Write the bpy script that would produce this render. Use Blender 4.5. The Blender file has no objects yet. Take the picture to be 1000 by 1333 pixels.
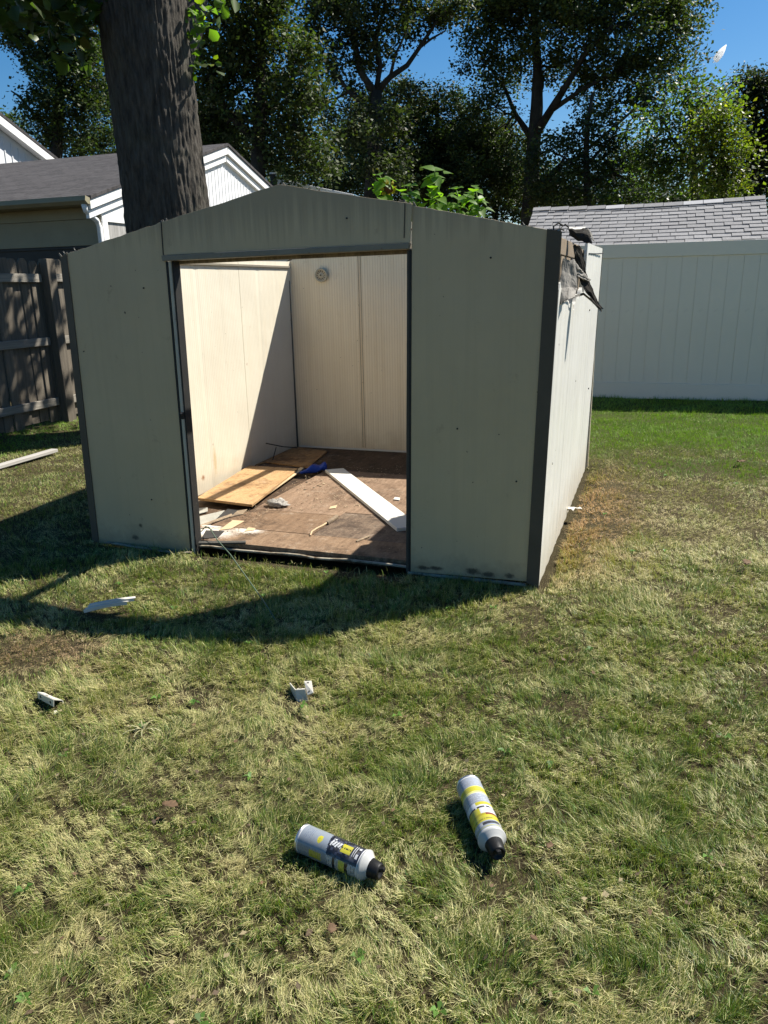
import bpy, bmesh, math, random
import numpy as np
from mathutils import Vector, Matrix

scene = bpy.context.scene
COL = scene.collection
R_ = math.radians

# ------------------------------------------------------------------ camera
CAM = np.array([0.4285, -3.6393, 1.4828])
YAW, PITCH, ROLL, FPX = 0.3378, 0.2897, -0.0201, 984.97   # FPX for a 1000 px wide frame


def cam_axes():
    cy, sy = math.cos(YAW), math.sin(YAW)
    fwd = np.array([-sy * math.cos(PITCH), cy * math.cos(PITCH), -math.sin(PITCH)])
    right = np.array([cy, sy, 0.0])
    up = np.cross(right, fwd)
    c, s = math.cos(ROLL), math.sin(ROLL)
    return c * right + s * up, -s * right + c * up, fwd


CR, CU, CF = cam_axes()
cd = bpy.data.cameras.new('camera')
cd.sensor_fit = 'HORIZONTAL'
cd.sensor_width = 36
cd.lens = FPX / 1000 * 36
cd.clip_start = 0.05
cd.clip_end = 6000
cam = bpy.data.objects.new('camera', cd)
COL.objects.link(cam)
cam.matrix_world = Matrix([(float(CR[i]), float(CU[i]), float(-CF[i]), float(CAM[i])) for i in range(3)] + [(0, 0, 0, 1)])
scene.camera = cam

# ------------------------------------------------------------------ light
SUN = Vector((0.605, 0.585, 1.0)).normalized()
w = bpy.data.worlds.new('World')
scene.world = w
w.use_nodes = True
nt = w.node_tree
bg = nt.nodes['Background']
sky = nt.nodes.new('ShaderNodeTexSky')
sky.sky_type = 'NISHITA'
sky.sun_disc = False
sky.sun_elevation = math.asin(SUN.z)
sky.sun_rotation = math.atan2(SUN.x, SUN.y)
sky.altitude = 0
sky.air_density = 1.0
sky.dust_density = 0.5
sky.ozone_density = 2.5
hs_ = nt.nodes.new('ShaderNodeHueSaturation')
hs_.inputs['Saturation'].default_value = 1.42
nt.links.new(sky.outputs[0], hs_.inputs['Color'])
nt.links.new(hs_.outputs[0], bg.inputs[0])
bg.inputs[1].default_value = 0.058
sd = bpy.data.lights.new('sun', 'SUN')
sd.energy = 5.0
sd.angle = R_(0.5)
sd.color = (1.0, 0.95, 0.86)
sun = bpy.data.objects.new('sun', sd)
COL.objects.link(sun)
sun.rotation_euler = (-SUN).to_track_quat('-Z', 'Y').to_euler()
sun.location = (10, 10, 20)
scene.view_settings.view_transform = 'Standard'
scene.view_settings.look = 'None'
scene.view_settings.gamma = 1
scene.view_settings.exposure = 1.02
scene.view_settings.use_curve_mapping = False
scene.render.engine = 'CYCLES'
scene.cycles.max_bounces = 8
scene.cycles.diffuse_bounces = 4
scene.cycles.transparent_max_bounces = 8


# ------------------------------------------------------------------ surveying helpers
def ray(u, v):
    return CF + (u - 500) / FPX * CR - (v - 666.5) / FPX * CU


def on(u, v, ax=2, val=0.0):
    """where a sight line meets the plane coordinate[ax] = val"""
    d = ray(u, v)
    return CAM + d * (val - CAM[ax]) / d[ax]


def at(u, v, dist):
    d = ray(u, v)
    return CAM + d * dist / math.hypot(d[0], d[1])


# ------------------------------------------------------------------ numpy noise
def vnoise(p, seed=0):
    """value noise, p (n,k) k = 2 or 3"""
    p = np.asarray(p, float)
    i = np.floor(p).astype(np.int64)
    f = p - i
    f = f * f * (3 - 2 * f)
    k = p.shape[1]
    out = np.zeros(len(p))
    for c in range(2 ** k):
        wgt = np.ones(len(p))
        h = np.full(len(p), seed * 1013 + 7, np.int64)
        for a in range(k):
            b = (c >> a) & 1
            wgt = wgt * (f[:, a] if b else 1 - f[:, a])
            h = h * 374761393 + (i[:, a] + b) * 668265263
            h = (h ^ (h >> 13)) * 1274126177
            h = h & 0x7fffffff
        h = (h ^ (h >> 16)) & 0xffff
        out += wgt * h / 65535.0
    return out


def fbm(p, seed=0, octv=4):
    p = np.asarray(p, float)
    s, a, t = 0, 1.0, 0
    for o in range(octv):
        s = s + a * vnoise(p * 2 ** o, seed + o * 17)
        t += a
        a *= 0.5
    return s / t


# ------------------------------------------------------------------ materials
class NT:
    def __init__(self, name):
        self.m = bpy.data.materials.new(name)
        self.m.use_nodes = True
        self.t = self.m.node_tree
        self.b = self.t.nodes['Principled BSDF']
        self.out = self.t.nodes['Material Output']
        self.tc = self.t.nodes.new('ShaderNodeTexCoord')

    def n(self, typ, **kw):
        nd = self.t.nodes.new(typ)
        for k, v in kw.items():
            setattr(nd, k, v)
        return nd

    def l(self, a, b):
        self.t.links.new(a, b)

    def noise(self, scale, detail=4, rough=0.6, stretch=(1, 1, 1), coord='Object', off=(0, 0, 0)):
        mp = self.n('ShaderNodeMapping')
        mp.inputs['Scale'].default_value = stretch
        mp.inputs['Location'].default_value = off
        self.l(self.tc.outputs[coord], mp.inputs[0])
        nz = self.n('ShaderNodeTexNoise')
        nz.inputs['Scale'].default_value = scale
        nz.inputs['Detail'].default_value = detail
        nz.inputs['Roughness'].default_value = rough
        self.l(mp.outputs[0], nz.inputs['Vector'])
        return nz.outputs['Fac']

    def ramp(self, fac, stops):
        r = self.n('ShaderNodeValToRGB')
        el = r.color_ramp.elements
        el[0].position, el[0].color = stops[0][0], tuple(stops[0][1]) + (1,)
        el[1].position, el[1].color = stops[-1][0], tuple(stops[-1][1]) + (1,)
        for p, c in stops[1:-1]:
            e = el.new(p)
            e.color = tuple(c) + (1,)
        self.l(fac, r.inputs[0])
        return r.outputs[0]

    def mask(self, fac, lo, hi):
        r = self.n('ShaderNodeMapRange')
        r.inputs[1].default_value, r.inputs[2].default_value = lo, hi
        self.l(fac, r.inputs[0])
        return r.outputs[0]

    def mix(self, fac, a, b, blend='MIX'):
        x = self.n('ShaderNodeMix', data_type='RGBA', blend_type=blend)
        for sock, val in ((x.inputs[0], fac), (x.inputs[6], a), (x.inputs[7], b)):
            if hasattr(val, 'is_linked'):
                self.l(val, sock)
            elif isinstance(val, (int, float)):
                sock.default_value = val
            else:
                sock.default_value = tuple(val) + (1,)
        return x.outputs[2]

    def math(self, op, a, b=None):
        x = self.n('ShaderNodeMath', operation=op)
        for i, val in enumerate((a, b)):
            if val is None:
                continue
            if hasattr(val, 'is_linked'):
                self.l(val, x.inputs[i])
            else:
                x.inputs[i].default_value = val
        return x.outputs[0]

    def spot(self, p, rad, soft=0.5, stretch=(1, 1, 1)):
        """blotch of dirt at a point of the object"""
        mp = self.n('ShaderNodeMapping', vector_type='POINT')
        mp.inputs['Location'].default_value = [-p[i] * stretch[i] for i in range(3)]
        mp.inputs['Scale'].default_value = stretch
        self.l(self.tc.outputs['Object'], mp.inputs[0])
        ln = self.n('ShaderNodeVectorMath', operation='LENGTH')
        self.l(mp.outputs[0], ln.inputs[0])
        nz = self.noise(60, 3)
        d = self.math('ADD', ln.outputs['Value'], self.math('MULTIPLY', self.math('SUBTRACT', nz, 0.5), rad))
        return self.mask(d, rad, rad * soft)

    def sep(self, coord='Object'):
        s = self.n('ShaderNodeSeparateXYZ')
        self.l(self.tc.outputs[coord], s.inputs[0])
        return s.outputs

    def bump(self, h, strength=0.3, dist=0.01, prev=None):
        b = self.n('ShaderNodeBump')
        b.inputs['Strength'].default_value = strength
        b.inputs['Distance'].default_value = dist
        self.l(h, b.inputs['Height'])
        if prev is not None:
            self.l(prev, b.inputs['Normal'])
        return b.outputs[0]

    def done(self, col, rough=0.6, normal=None, metal=0.0, spec=0.5):
        if hasattr(col, 'is_linked'):
            self.l(col, self.b.inputs['Base Color'])
        else:
            self.b.inputs['Base Color'].default_value = tuple(col) + (1,)
        if hasattr(rough, 'is_linked'):
            self.l(rough, self.b.inputs['Roughness'])
        else:
            self.b.inputs['Roughness'].default_value = rough
        self.b.inputs['Metallic'].default_value = metal
        self.b.inputs['Specular IOR Level'].default_value = spec
        if normal is not None:
            self.l(normal, self.b.inputs['Normal'])
        return self.m


def lerp(a, b, t):
    return tuple(x + (y - x) * t for x, y in zip(a, b))


def sc(c, k):
    return tuple(x * k for x in c)


def paint(name, c, rough=0.5, var=0.12, scale=3, bump=0.05, bscale=80, dirt=None, dirt_lo=0.62, stretch=(1, 1, 1)):
    t = NT(name)
    n1 = t.noise(scale, 5, 0.65, stretch)
    col = t.ramp(n1, [(0.25, sc(c, 1 - var)), (0.75, sc(c, 1 + var))])
    if dirt:
        n2 = t.noise(scale * 4, 6, 0.7, stretch, off=(3, 1, 7))
        col = t.mix(t.mask(n2, dirt_lo, dirt_lo + 0.15), col, dirt)
    nb = t.bump(t.noise(bscale, 4, 0.6, stretch), bump, 0.01)
    return t.done(col, rough, nb, spec=0.22)


def ribbed(name, c, axis, pitch, dirt, drip, spots=(), rough=0.5, strength=0.35, top=None, zdirt=0.25, rib_shade=0.0):
    """painted sheet steel with fine pressed vertical ribs, drips and scuffs"""
    t = NT(name)
    s = t.sep()
    col = t.ramp(t.noise(1.6, 5, 0.6), [(0.3, sc(c, 0.93)), (0.7, sc(c, 1.05))])
    st = t.noise(1.0, 6, 0.65, (26, 26, 0.7))
    col = t.mix(t.math('MULTIPLY', t.mask(st, 0.48, 0.78), 0.55), col, drip)
    scf = t.noise(9, 6, 0.75)
    col = t.mix(t.math('MULTIPLY', t.mask(scf, 0.62, 0.75), 0.5), col, dirt)
    fl = t.noise(42, 2, 0.5)
    col = t.mix(t.mask(fl, 0.765, 0.785), col, sc(dirt, 0.35))
    # splash dirt near the ground, with a ragged top
    zz = t.math('ADD', s[2], t.math('MULTIPLY', t.math('SUBTRACT', t.noise(7, 5, 0.7), 0.5), 0.35))
    col = t.mix(t.math('MULTIPLY', t.mask(zz, zdirt, 0.0), 0.55), col, dirt)
    if top:
        td = t.math('ADD', s[2], t.math('MULTIPLY', t.math('SUBTRACT', t.noise(1.0, 4, 0.7, (34, 34, 0.4), off=(5, 2, 0)), 0.5), 0.5))
        col = t.mix(t.math('MULTIPLY', t.mask(td, top, top + 0.16), 0.6), col, sc(drip, 0.6))
    for p, rad, scol, stretch in spots:
        p = (p[0] + 1.37, p[1] - 1.4, p[2])                        # pieces of the shed count from its middle
        col = t.mix(t.math('MULTIPLY', t.spot(p, rad, 0.4, stretch), 0.85), col, scol)
    wv = t.math('SINE', t.math('MULTIPLY', s[axis], 2 * math.pi / pitch))
    wv = t.mask(wv, 0.55, 0.95)
    if rib_shade:
        col = t.mix(t.math('MULTIPLY', wv, rib_shade), col, dirt)  # shade of the ribs painted in as darker lines, besides the bump
    nb = t.bump(wv, strength, 0.0022)
    nb = t.bump(t.noise(2.2, 3, 0.5), 0.35, 0.03, nb)
    nb = t.bump(t.noise(220, 2, 0.5), 0.06, 0.003, nb)
    return t.done(col, rough, nb)


def wood(name, c1, c2, axis=0, rough=0.75, gscale=14, dark=None, dlo=0.6, bump=0.25):
    t = NT(name)
    st = [1, 1, 1]
    st[axis] = 0.06
    g = t.noise(gscale * 3, 6, 0.7, tuple(st))
    col = t.ramp(g, [(0.3, c1), (0.7, c2)])
    oi = t.n('ShaderNodeObjectInfo')
    col = t.mix(t.math('MULTIPLY', oi.outputs['Random'], 0.35), col, sc(c1, 0.75))
    if dark:
        col = t.mix(t.mask(t.noise(3.5, 6, 0.7), dlo, dlo + 0.12), col, dark)
    return t.done(col, rough, t.bump(g, bump, 0.01))


def plain(name, c, rough=0.5, metal=0.0, spec=0.5):
    return paint(name, c, rough, 0.1, 12, 0.08, 150) if not metal else NT(name).done(c, rough, None, metal, spec)


# ------------------------------------------------------------------ mesh building
class MB:
    def __init__(self):
        self.v, self.f, self.mi = [], [], []

    def add(self, vs, fs, mi=0):
        o = len(self.v)
        self.v += [tuple(map(float, p)) for p in vs]
        self.f += [tuple(i + o for i in q) for q in fs]
        self.mi += [mi] * len(fs)
        return self

    def box(self, a, b, mi=0):
        (x0, y0, z0), (x1, y1, z1) = a, b
        vs = [(x0, y0, z0), (x1, y0, z0), (x1, y1, z0), (x0, y1, z0), (x0, y0, z1), (x1, y0, z1), (x1, y1, z1), (x0, y1, z1)]
        return self.hexa(vs, mi)

    def hexa(self, vs, mi=0):
        return self.add(vs, [(3, 2, 1, 0), (4, 5, 6, 7), (0, 1, 5, 4), (1, 2, 6, 5), (2, 3, 7, 6), (3, 0, 4, 7)], mi)

    def bar(self, p, q, wd, th, up=(0, 0, 1), mi=0):
        p, q = Vector(p), Vector(q)
        d = (q - p).normalized()
        s = d.cross(Vector(up))
        if s.length < 1e-4:
            s = d.cross(Vector((1, 0, 0)))
        s.normalize()
        u = s.cross(d)
        s, u = s * wd / 2, u * th / 2
        return self.hexa([p - s - u, p + s - u, q + s - u, q - s - u, p - s + u, p + s + u, q + s + u, q - s + u], mi)

    def prism(self, poly, off, mi=0):
        """poly: coplanar points; extruded by vector off"""
        n = len(poly)
        vs = [Vector(p) for p in poly] + [Vector(p) + Vector(off) for p in poly]
        fs = [tuple(range(n - 1, -1, -1)), tuple(range(n, 2 * n))] + [(i, (i + 1) % n, n + (i + 1) % n, n + i) for i in range(n)]
        return self.add(vs, fs, mi)

    def tube(self, pts, rads, sides=8, mi=0, cap=True):
        pts = [Vector(p) for p in pts]
        if not hasattr(rads, '__len__'):
            rads = [rads] * len(pts)
        vs, fs = [], []
        ref = Vector((0.31, 0.17, 0.93))
        for i, p in enumerate(pts):
            d = (pts[min(i + 1, len(pts) - 1)] - pts[max(i - 1, 0)]).normalized()
            if abs(d.dot(ref)) > 0.95:
                r2 = Vector((1, 0, 0))
            else:
                r2 = ref
            a = d.cross(r2).normalized()
            b = d.cross(a)
            for k in range(sides):
                t = 2 * math.pi * k / sides
                vs.append(p + (a * math.cos(t) + b * math.sin(t)) * rads[i])
        for i in range(len(pts) - 1):
            for k in range(sides):
                k2 = (k + 1) % sides
                fs.append((i * sides + k, i * sides + k2, (i + 1) * sides + k2, (i + 1) * sides + k))
        if cap:
            fs.append(tuple(range(sides - 1, -1, -1)))
            fs.append(tuple((len(pts) - 1) * sides + k for k in range(sides)))
        return self.add(vs, fs, mi)

    def grid(self, fn, nu, nv, mi=0):
        vs = [fn(i / nu, j / nv) for j in range(nv + 1) for i in range(nu + 1)]
        fs = [(j * (nu + 1) + i, j * (nu + 1) + i + 1, (j + 1) * (nu + 1) + i + 1, (j + 1) * (nu + 1) + i) for j in range(nv) for i in range(nu)]
        return self.add(vs, fs, mi)

    def build(self, name, mat, parent=None, bevel=0, smooth=False, thick=0, origin=None):
        me = bpy.data.meshes.new(name)
        o = Vector(parent_origin(parent)) if parent is not None else Vector(origin or (0, 0, 0))
        me.from_pydata([tuple(Vector(p) - o) for p in self.v], [], self.f)
        for mt in (mat if isinstance(mat, (list, tuple)) else [mat]):
            me.materials.append(mt)
        me.polygons.foreach_set('material_index', self.mi)
        if smooth:
            me.polygons.foreach_set('use_smooth', [True] * len(me.polygons))
        me.update()
        ob = bpy.data.objects.new(name, me)
        COL.objects.link(ob)
        if parent is not None:
            ob.parent = parent
        else:
            ob.location = o
        if thick:
            md = ob.modifiers.new('thick', 'SOLIDIFY')
            md.thickness = thick
            md.offset = 0
        if bevel:
            md = ob.modifiers.new('bevel', 'BEVEL')
            md.width = bevel
            md.segments = 2
            md.limit_method = 'ANGLE'
        return ob


def parent_origin(p):
    o = Vector((0, 0, 0))
    while p is not None:
        o += Vector(p.location)
        p = p.parent
    return o


def tag(o, label=None, cat=None, group=None, kind=None):
    if label:
        o['label'] = label
    if cat:
        o['category'] = cat
    if group:
        o['group'] = group
    if kind:
        o['kind'] = kind
    return o


def thing(name, label, cat, loc=(0, 0, 0), group=None):
    o = bpy.data.objects.new(name, None)
    o.empty_display_size = 0.1
    o.location = loc
    COL.objects.link(o)
    return tag(o, label, cat, group)


def share(ob, name, loc, parent, rot=None, scale=None):
    """another piece that shares the mesh of ob; loc is in the parent's space"""
    c = ob.copy()
    c.name = name
    COL.objects.link(c)
    c.parent = parent
    c.location = loc
    if rot is not None:
        c.rotation_euler = rot
    if scale is not None:
        c.scale = scale
    return c


def mesh_np(name, verts, faces_flat, loop_tot, mat, cols=None, parent=None, smooth=False):
    """fast mesh from numpy arrays; cols: per-vertex colour attribute 'tint'"""
    me = bpy.data.meshes.new(name)
    nv, nf = len(verts), len(loop_tot)
    me.vertices.add(nv)
    me.vertices.foreach_set('co', np.asarray(verts, np.float32).ravel())
    me.loops.add(len(faces_flat))
    me.loops.foreach_set('vertex_index', np.asarray(faces_flat, np.int32))
    me.polygons.add(nf)
    ls = np.concatenate([[0], np.cumsum(loop_tot)[:-1]]).astype(np.int32)
    me.polygons.foreach_set('loop_start', ls)
    if smooth:
        me.polygons.foreach_set('use_smooth', np.ones(nf, bool))
    me.update(calc_edges=True)
    if cols is not None:
        at_ = me.attributes.new('tint', 'FLOAT_COLOR', 'POINT')
        c4 = np.ones((nv, 4), np.float32)
        c4[:, :3] = cols
        at_.data.foreach_set('color', c4.ravel())
    me.materials.append(mat)
    ob = bpy.data.objects.new(name, me)
    COL.objects.link(ob)
    if parent is not None:
        ob.parent = parent
    return ob


# ================================================================== GROUND
def lawn_height(x, y):
    p = np.stack([np.asarray(x), np.asarray(y)], 1)
    h = (fbm(p * 0.9, 3, 3) - 0.5) * 0.05 + (fbm(p * 5.0, 9, 3) - 0.5) * 0.018
    # the lawn stays level where things stand on it
    d = np.maximum(np.maximum(-2.9 - p[:, 0], p[:, 0] - 0.15), np.maximum(-0.05 - p[:, 1], p[:, 1] - 2.9))
    h = h * np.clip(d / 0.5, 0, 1)
    inside = np.clip(-d / 0.12, 0, 1)
    return h - 0.045 * inside - 0.012


def ssr(x, lo, hi):
    t = np.clip((x - lo) / (hi - lo), 0, 1)
    return t * t * (3 - 2 * t)


def blob(x, y, cx, cy, rx, ry):
    return np.exp(-(((x - cx) / rx) ** 2 + ((y - cy) / ry) ** 2))


def dryness(x, y):
    """0 lush green, 1 straw, >1 dead brown"""
    p = np.stack([x, y], 1)
    n = fbm(p * 1.5, 21, 4) * 0.20 + fbm(p * 10.0, 33, 3) * 0.80
    d = (n - 0.5) * 2.7 + 0.32
    d += 0.75 * blob(x, y, 0.55, 1.6, 0.75, 1.2) + 0.55 * blob(x, y, 1.5, 1.2, 0.6, 1.0)
    d += 0.5 * blob(x, y, 0.12, 1.4, 0.2, 1.2)
    d -= 1.5 * ssr(y + 2.4 * (fbm(p * 1.7, 88, 3) - .5), 2.5, 4.2) * ssr(x, -1.0, 0.0)
    d -= 0.30 * blob(x, y, 0.5, -0.9, 0.7, 0.7) + 0.15 * blob(x, y, 0.6, -2.0, 0.5, 0.5)
    d += 0.9 * blob(x, y, -2.0, -1.32, 0.35, 0.22)
    d += 0.35 * blob(x, y, -1.0, -1.6, 0.5, 0.4) + 0.25 * blob(x, y, -0.6, -2.4, 0.4, 0.3)
    d -= 0.5 * blob(x, y, -1.35, -1.1, 0.4, 0.2) + 0.5 * blob(x, y, -1.3, -0.3, 0.6, 0.18)
    d -= 0.9 * ssr(-x, 5.0, 5.8)
    return d


def make_ground():
    xs = np.concatenate([[-400, -120, -40, -20], np.linspace(-12, -3.2, 60), np.linspace(-3.1, 2.6, 190), np.linspace(2.7, 8, 40), [20, 60, 150, 400]])
    ys = np.concatenate([[-200, -60, -20, -8], np.linspace(-5, -3.1, 20), np.linspace(-3, 0.6, 130), np.linspace(0.65, 8, 100), np.linspace(8.5, 14, 12), [20, 40, 100, 300, 900]])
    X, Y = np.meshgrid(xs, ys)
    Z = lawn_height(X.ravel(), Y.ravel())
    V = np.stack([X.ravel(), Y.ravel(), Z], 1)
    nx, ny = len(xs), len(ys)
    i, j = np.meshgrid(np.arange(nx - 1), np.arange(ny - 1))
    a = (j * nx + i).ravel()
    F = np.stack([a, a + 1, a + nx + 1, a + nx], 1)
    t = NT('lawn soil')
    c = t.ramp(t.noise(5, 8, 0.75), [(0.25, (0.022, 0.016, 0.010)), (0.45, (0.055, 0.042, 0.022)), (0.6, (0.085, 0.068, 0.034)), (0.8, (0.035, 0.040, 0.015))])
    c2 = t.ramp(t.noise(140, 4, 0.7), [(0.40, (0.018, 0.013, 0.008)), (0.52, (0.07, 0.054, 0.03)), (0.60, (0.13, 0.125, 0.05)), (0.68, (0.34, 0.29, 0.15))])  # soil darkened to stand for shadow between the blades
    sp = t.sep()
    yn = t.math('ADD', sp[1], t.math('MULTIPLY', t.math('SUBTRACT', t.noise(2.2, 5, .7), .5), 3.2))
    gm = t.math('MULTIPLY', t.mask(yn, 2.7, 4.4), t.mask(sp[0], -1.0, 0.0))
    gm = t.math('MULTIPLY', gm, t.mask(t.noise(60, 4, .7), .3, .6))
    mt = t.done(t.mix(gm, t.mix(0.55, c, c2), (0.055, 0.085, 0.014)), 0.95, t.bump(t.noise(120, 5, 0.7), 0.9, 0.02), spec=0.1)
    g = mesh_np('ground', V, F.ravel(), np.full(len(F), 4), mt, smooth=True)
    tag(g, kind='structure')


make_ground()


def leafy(name, base=None, rough=0.5, trans=0.3, tk=(1.6, 1.9, 0.6), spec=0.4):
    """thin leaves or blades tinted by the mesh's own colour attribute"""
    t = NT(name)
    a = t.n('ShaderNodeAttribute', attribute_name='tint')
    t.done(a.outputs['Color'] if base is None else base, rough, spec=spec)
    tr = t.n('ShaderNodeBsdfTranslucent')
    tc = t.mix(1.0, a.outputs['Color'] if base is None else base, tk, 'MULTIPLY')
    t.l(tc, tr.inputs[0])
    mx = t.n('ShaderNodeMixShader')
    mx.inputs[0].default_value = trans
    t.l(t.b.outputs[0], mx.inputs[1])
    t.l(tr.outputs[0], mx.inputs[2])
    t.l(mx.outputs[0], t.out.inputs[0])
    return t.m


PRESSED = [(*on(66, 922)[:2], .085), (*on(60, 908)[:2], .07), (*on(392, 914)[:2], .085), (*on(380, 905)[:2], .06), (*on(148, 797)[:2], .09), (*on(125, 800)[:2], .06), (*on(187, 955)[:2], .06),
           (*on(222, 1050)[:2], .04), (*on(716, 1102)[:2], .03), (*on(748, 665)[:2], .10), (*on(40, 600)[:2], .16), (*on(10, 608)[:2], .16)]


def blades(seed, rho0, r0, fall, rmax, bent, lscale, wscale, flatadd):
    rng = np.random.default_rng(seed)
    fyaw = math.atan2(CF[1], CF[0])
    # polar sampling round the camera's foot, denser close by
    n_ang = R_(58)
    rs = np.linspace(0.95, rmax, 400)
    dens = rho0 * np.minimum(1, (r0 / rs) ** fall)
    cdf = np.cumsum(dens * rs)
    total = int(cdf[-1] * (rs[1] - rs[0]) * 2 * n_ang)
    cdf /= cdf[-1]
    r = np.interp(rng.random(total), cdf, rs)
    th = fyaw + (rng.random(total) * 2 - 1) * n_ang
    x, y = CAM[0] + r * np.cos(th), CAM[1] + r * np.sin(th)
    # pull blades into tufts
    cell = 0.045
    xr, yr = x * .857 - y * .515, x * .515 + y * .857
    tx = np.floor(xr / cell); ty = np.floor(yr / cell)
    jx = vnoise(np.stack([tx * 7.3 + .5, ty * 3.1 + .5], 1), 2); jy = vnoise(np.stack([tx * 2.9 + .5, ty * 6.7 + .5], 1), 4)
    pull = rng.random(total) * 0.6
    gx_, gy_ = (tx + jx * 2.2 - .6) * cell, (ty + jy * 2.2 - .6) * cell
    x = x + (gx_ * .857 + gy_ * .515 - x) * pull
    y = y + (-gx_ * .515 + gy_ * .857 - y) * pull
    p2 = np.stack([x, y], 1)
    d = dryness(x, y)
    cover = fbm(p2 * 4.5, 61, 3) * 0.6 + fbm(p2 * 14, 67, 2) * 0.4
    bare = ssr(cover, 0.29, 0.42)                                   # worn spots show soil
    dth = np.abs(th - fyaw)
    keep = rng.random(total) < np.interp(dth, [0, R_(37), R_(44), R_(58)], [1, 1, .38, .22]) * (0.25 + 0.75 * bare) * np.where(d > 1.25, 0.88, 1.0)
    inshed = (x > -2.77) & (x < 0.015) & (y > -0.0) & (y < 2.82)
    gate = (x > -2.0) & (x < -0.72) & (y > -0.10 - 0.05 * fbm(np.stack([x * 9, x * 0], 1), 3, 2)) & (y < 0.05) & (rng.random(total) < 0.93)
    keep &= ~inshed & ~gate & (y < 7.05) & (x > -6.7)
    side = np.interp(dth[keep], [R_(37), R_(44)], [1.0, 1.7])
    x, y, r, d = x[keep], y[keep], r[keep], d[keep]
    n = len(x)
    p2 = np.stack([x, y], 1)
    tall = fbm(p2 * 2.3, 41, 3) * .5 + fbm(p2 * 11.0, 43, 2) * .5
    flat = rng.random(n) < np.clip(0.16 + flatadd + 0.25 * d, 0.10, 0.85)       # thatch lying down
    L = (0.018 + 0.042 * np.clip((tall - 0.25) * 1.8, 0, 1)) * (0.55 + 0.8 * rng.random(n))
    L *= np.where(d > 1.0, 0.75, 1.0) * np.where(flat, .8, 1.0) * lscale
    for (fx, fy, fr) in PRESSED:                                     # trodden or pressed down under the scraps
        L *= 1 - 0.72 * np.exp(-(((x - fx) ** 2 + (y - fy) ** 2) / fr ** 2) ** 2)
    # ragged longer grass along the shed, where no mower reaches
    edge = np.maximum(np.maximum(-2.78 - x, x - 0.02), np.maximum(-0.0 - y, y - 2.82))
    edge = np.minimum(edge, 7.05 - y)
    near_edge = np.exp(-(edge / 0.10) ** 2)
    L *= 1 + 0.7 * near_edge * rng.random(n)
    odd = rng.random(n) < 0.012
    L = np.where(odd, L * 1.9, L)
    wid = 0.00070 * wscale * (0.7 + 0.7 * rng.random(n)) * np.maximum(1, r / r0) ** 0.8 * side
    swirl = fbm(p2 * 2.6, 51, 3) * 5 * math.pi
    az = np.where(rng.random(n) < 0.72, swirl + rng.normal(0, 0.5, n), rng.random(n) * 2 * math.pi)
    lean = np.where(flat, 0.90 + 0.10 * rng.random(n), 0.08 + 0.55 * rng.random(n))
    tilt = lean * math.pi / 2
    bend = 0.25 * rng.random(n)
    dirx, diry = np.cos(az), np.sin(az)
    sx, sy = -diry, dirx
    tw = rng.normal(0, 0.5, n)
    sx, sy = sx * np.cos(tw) - sy * np.sin(tw), sx * np.sin(tw) + sy * np.cos(tw)
    z0 = lawn_height(x, y) + np.where(flat, 0.004 + 0.014 * rng.random(n), 0.0)
    h1, f1 = L * 0.55 * np.cos(tilt * 0.75), L * 0.55 * np.sin(tilt * 0.75)
    t2 = np.minimum(tilt + bend, 1.75)
    h2, f2 = h1 + L * 0.45 * np.cos(t2), f1 + L * 0.45 * np.sin(t2)
    prof = ((-1, 1, 0, 0), (1, 1, 0, 0), (1, 0.75, f1, h1), (-1, 0.75, f1, h1), (0, 0, f2, h2)) if bent else ((-1, 1, 0, 0), (1, 1, 0, 0), (0, 0, f2, h2))
    V = np.empty((n, len(prof), 3))
    for k, (sg, ww, ff, hh) in enumerate(prof):
        V[:, k, 0] = x + dirx * ff + sg * sx * wid * ww
        V[:, k, 1] = y + diry * ff + sg * sy * wid * ww
        V[:, k, 2] = z0 + hh
    V[:, 0:2, 2] -= 0.006 * ~flat[:, None]
    # colours: living green to straw to dead brown
    green = np.stack([0.095 + 0.08 * rng.random(n), 0.155 + 0.09 * rng.random(n), 0.018 + 0.018 * rng.random(n)], 1)
    blue = np.array([0.060, 0.105, 0.038])
    green = np.where((rng.random(n) < 0.25)[:, None], blue * (0.8 + 0.5 * rng.random(n))[:, None], green)
    straw = np.array([0.48, 0.445, 0.205]) * (0.65 + 0.6 * rng.random(n))[:, None]
    brown = np.array([0.36, 0.25, 0.14]) * (0.6 + 0.7 * rng.random(n))[:, None]
    q = d + rng.normal(0, 0.58, n) + np.where(flat, 0.35, -0.12)
    wst = ssr(q, 0.40, 0.75)[:, None]
    olive = np.array([0.26, 0.265, 0.082]) * (0.6 + 0.7 * rng.random(n))[:, None]
    green = np.where((rng.random(n) < 0.34)[:, None], olive, green)
    c = green * (1 - wst) + straw * wst
    rust = .8 * blob(x, y, 0.2, 1.5, 0.30, 1.2) + 0.9 * blob(x, y, -2.0, -1.32, 0.35, 0.22)
    wb = (ssr(q + rust * 1.0, 1.15, 1.7) * (0.35 + 0.65 * np.clip(rust * 1.5, 0, 1)))[:, None]
    c = c * (1 - wb) + brown * wb
    orange = np.array([0.46, 0.27, 0.10])
    wo = (np.clip(blob(x, y, 0.10, 1.5, 0.24, 1.15) * 1.1, 0, 1) * (rng.random(n) < 0.7))[:, None]
    c = c * (1 - wo) + orange * (0.6 + 0.6 * rng.random(n))[:, None] * wo
    lush = (ssr(y + 2.6 * (fbm(p2 * 1.7, 88, 3) - .5), 2.5, 4.3) * ssr(x, -1.0, 0.0))[:, None] * (1 - wst) + (ssr(-x, 5.0, 5.8)[:, None] * (1 - wst))
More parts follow.
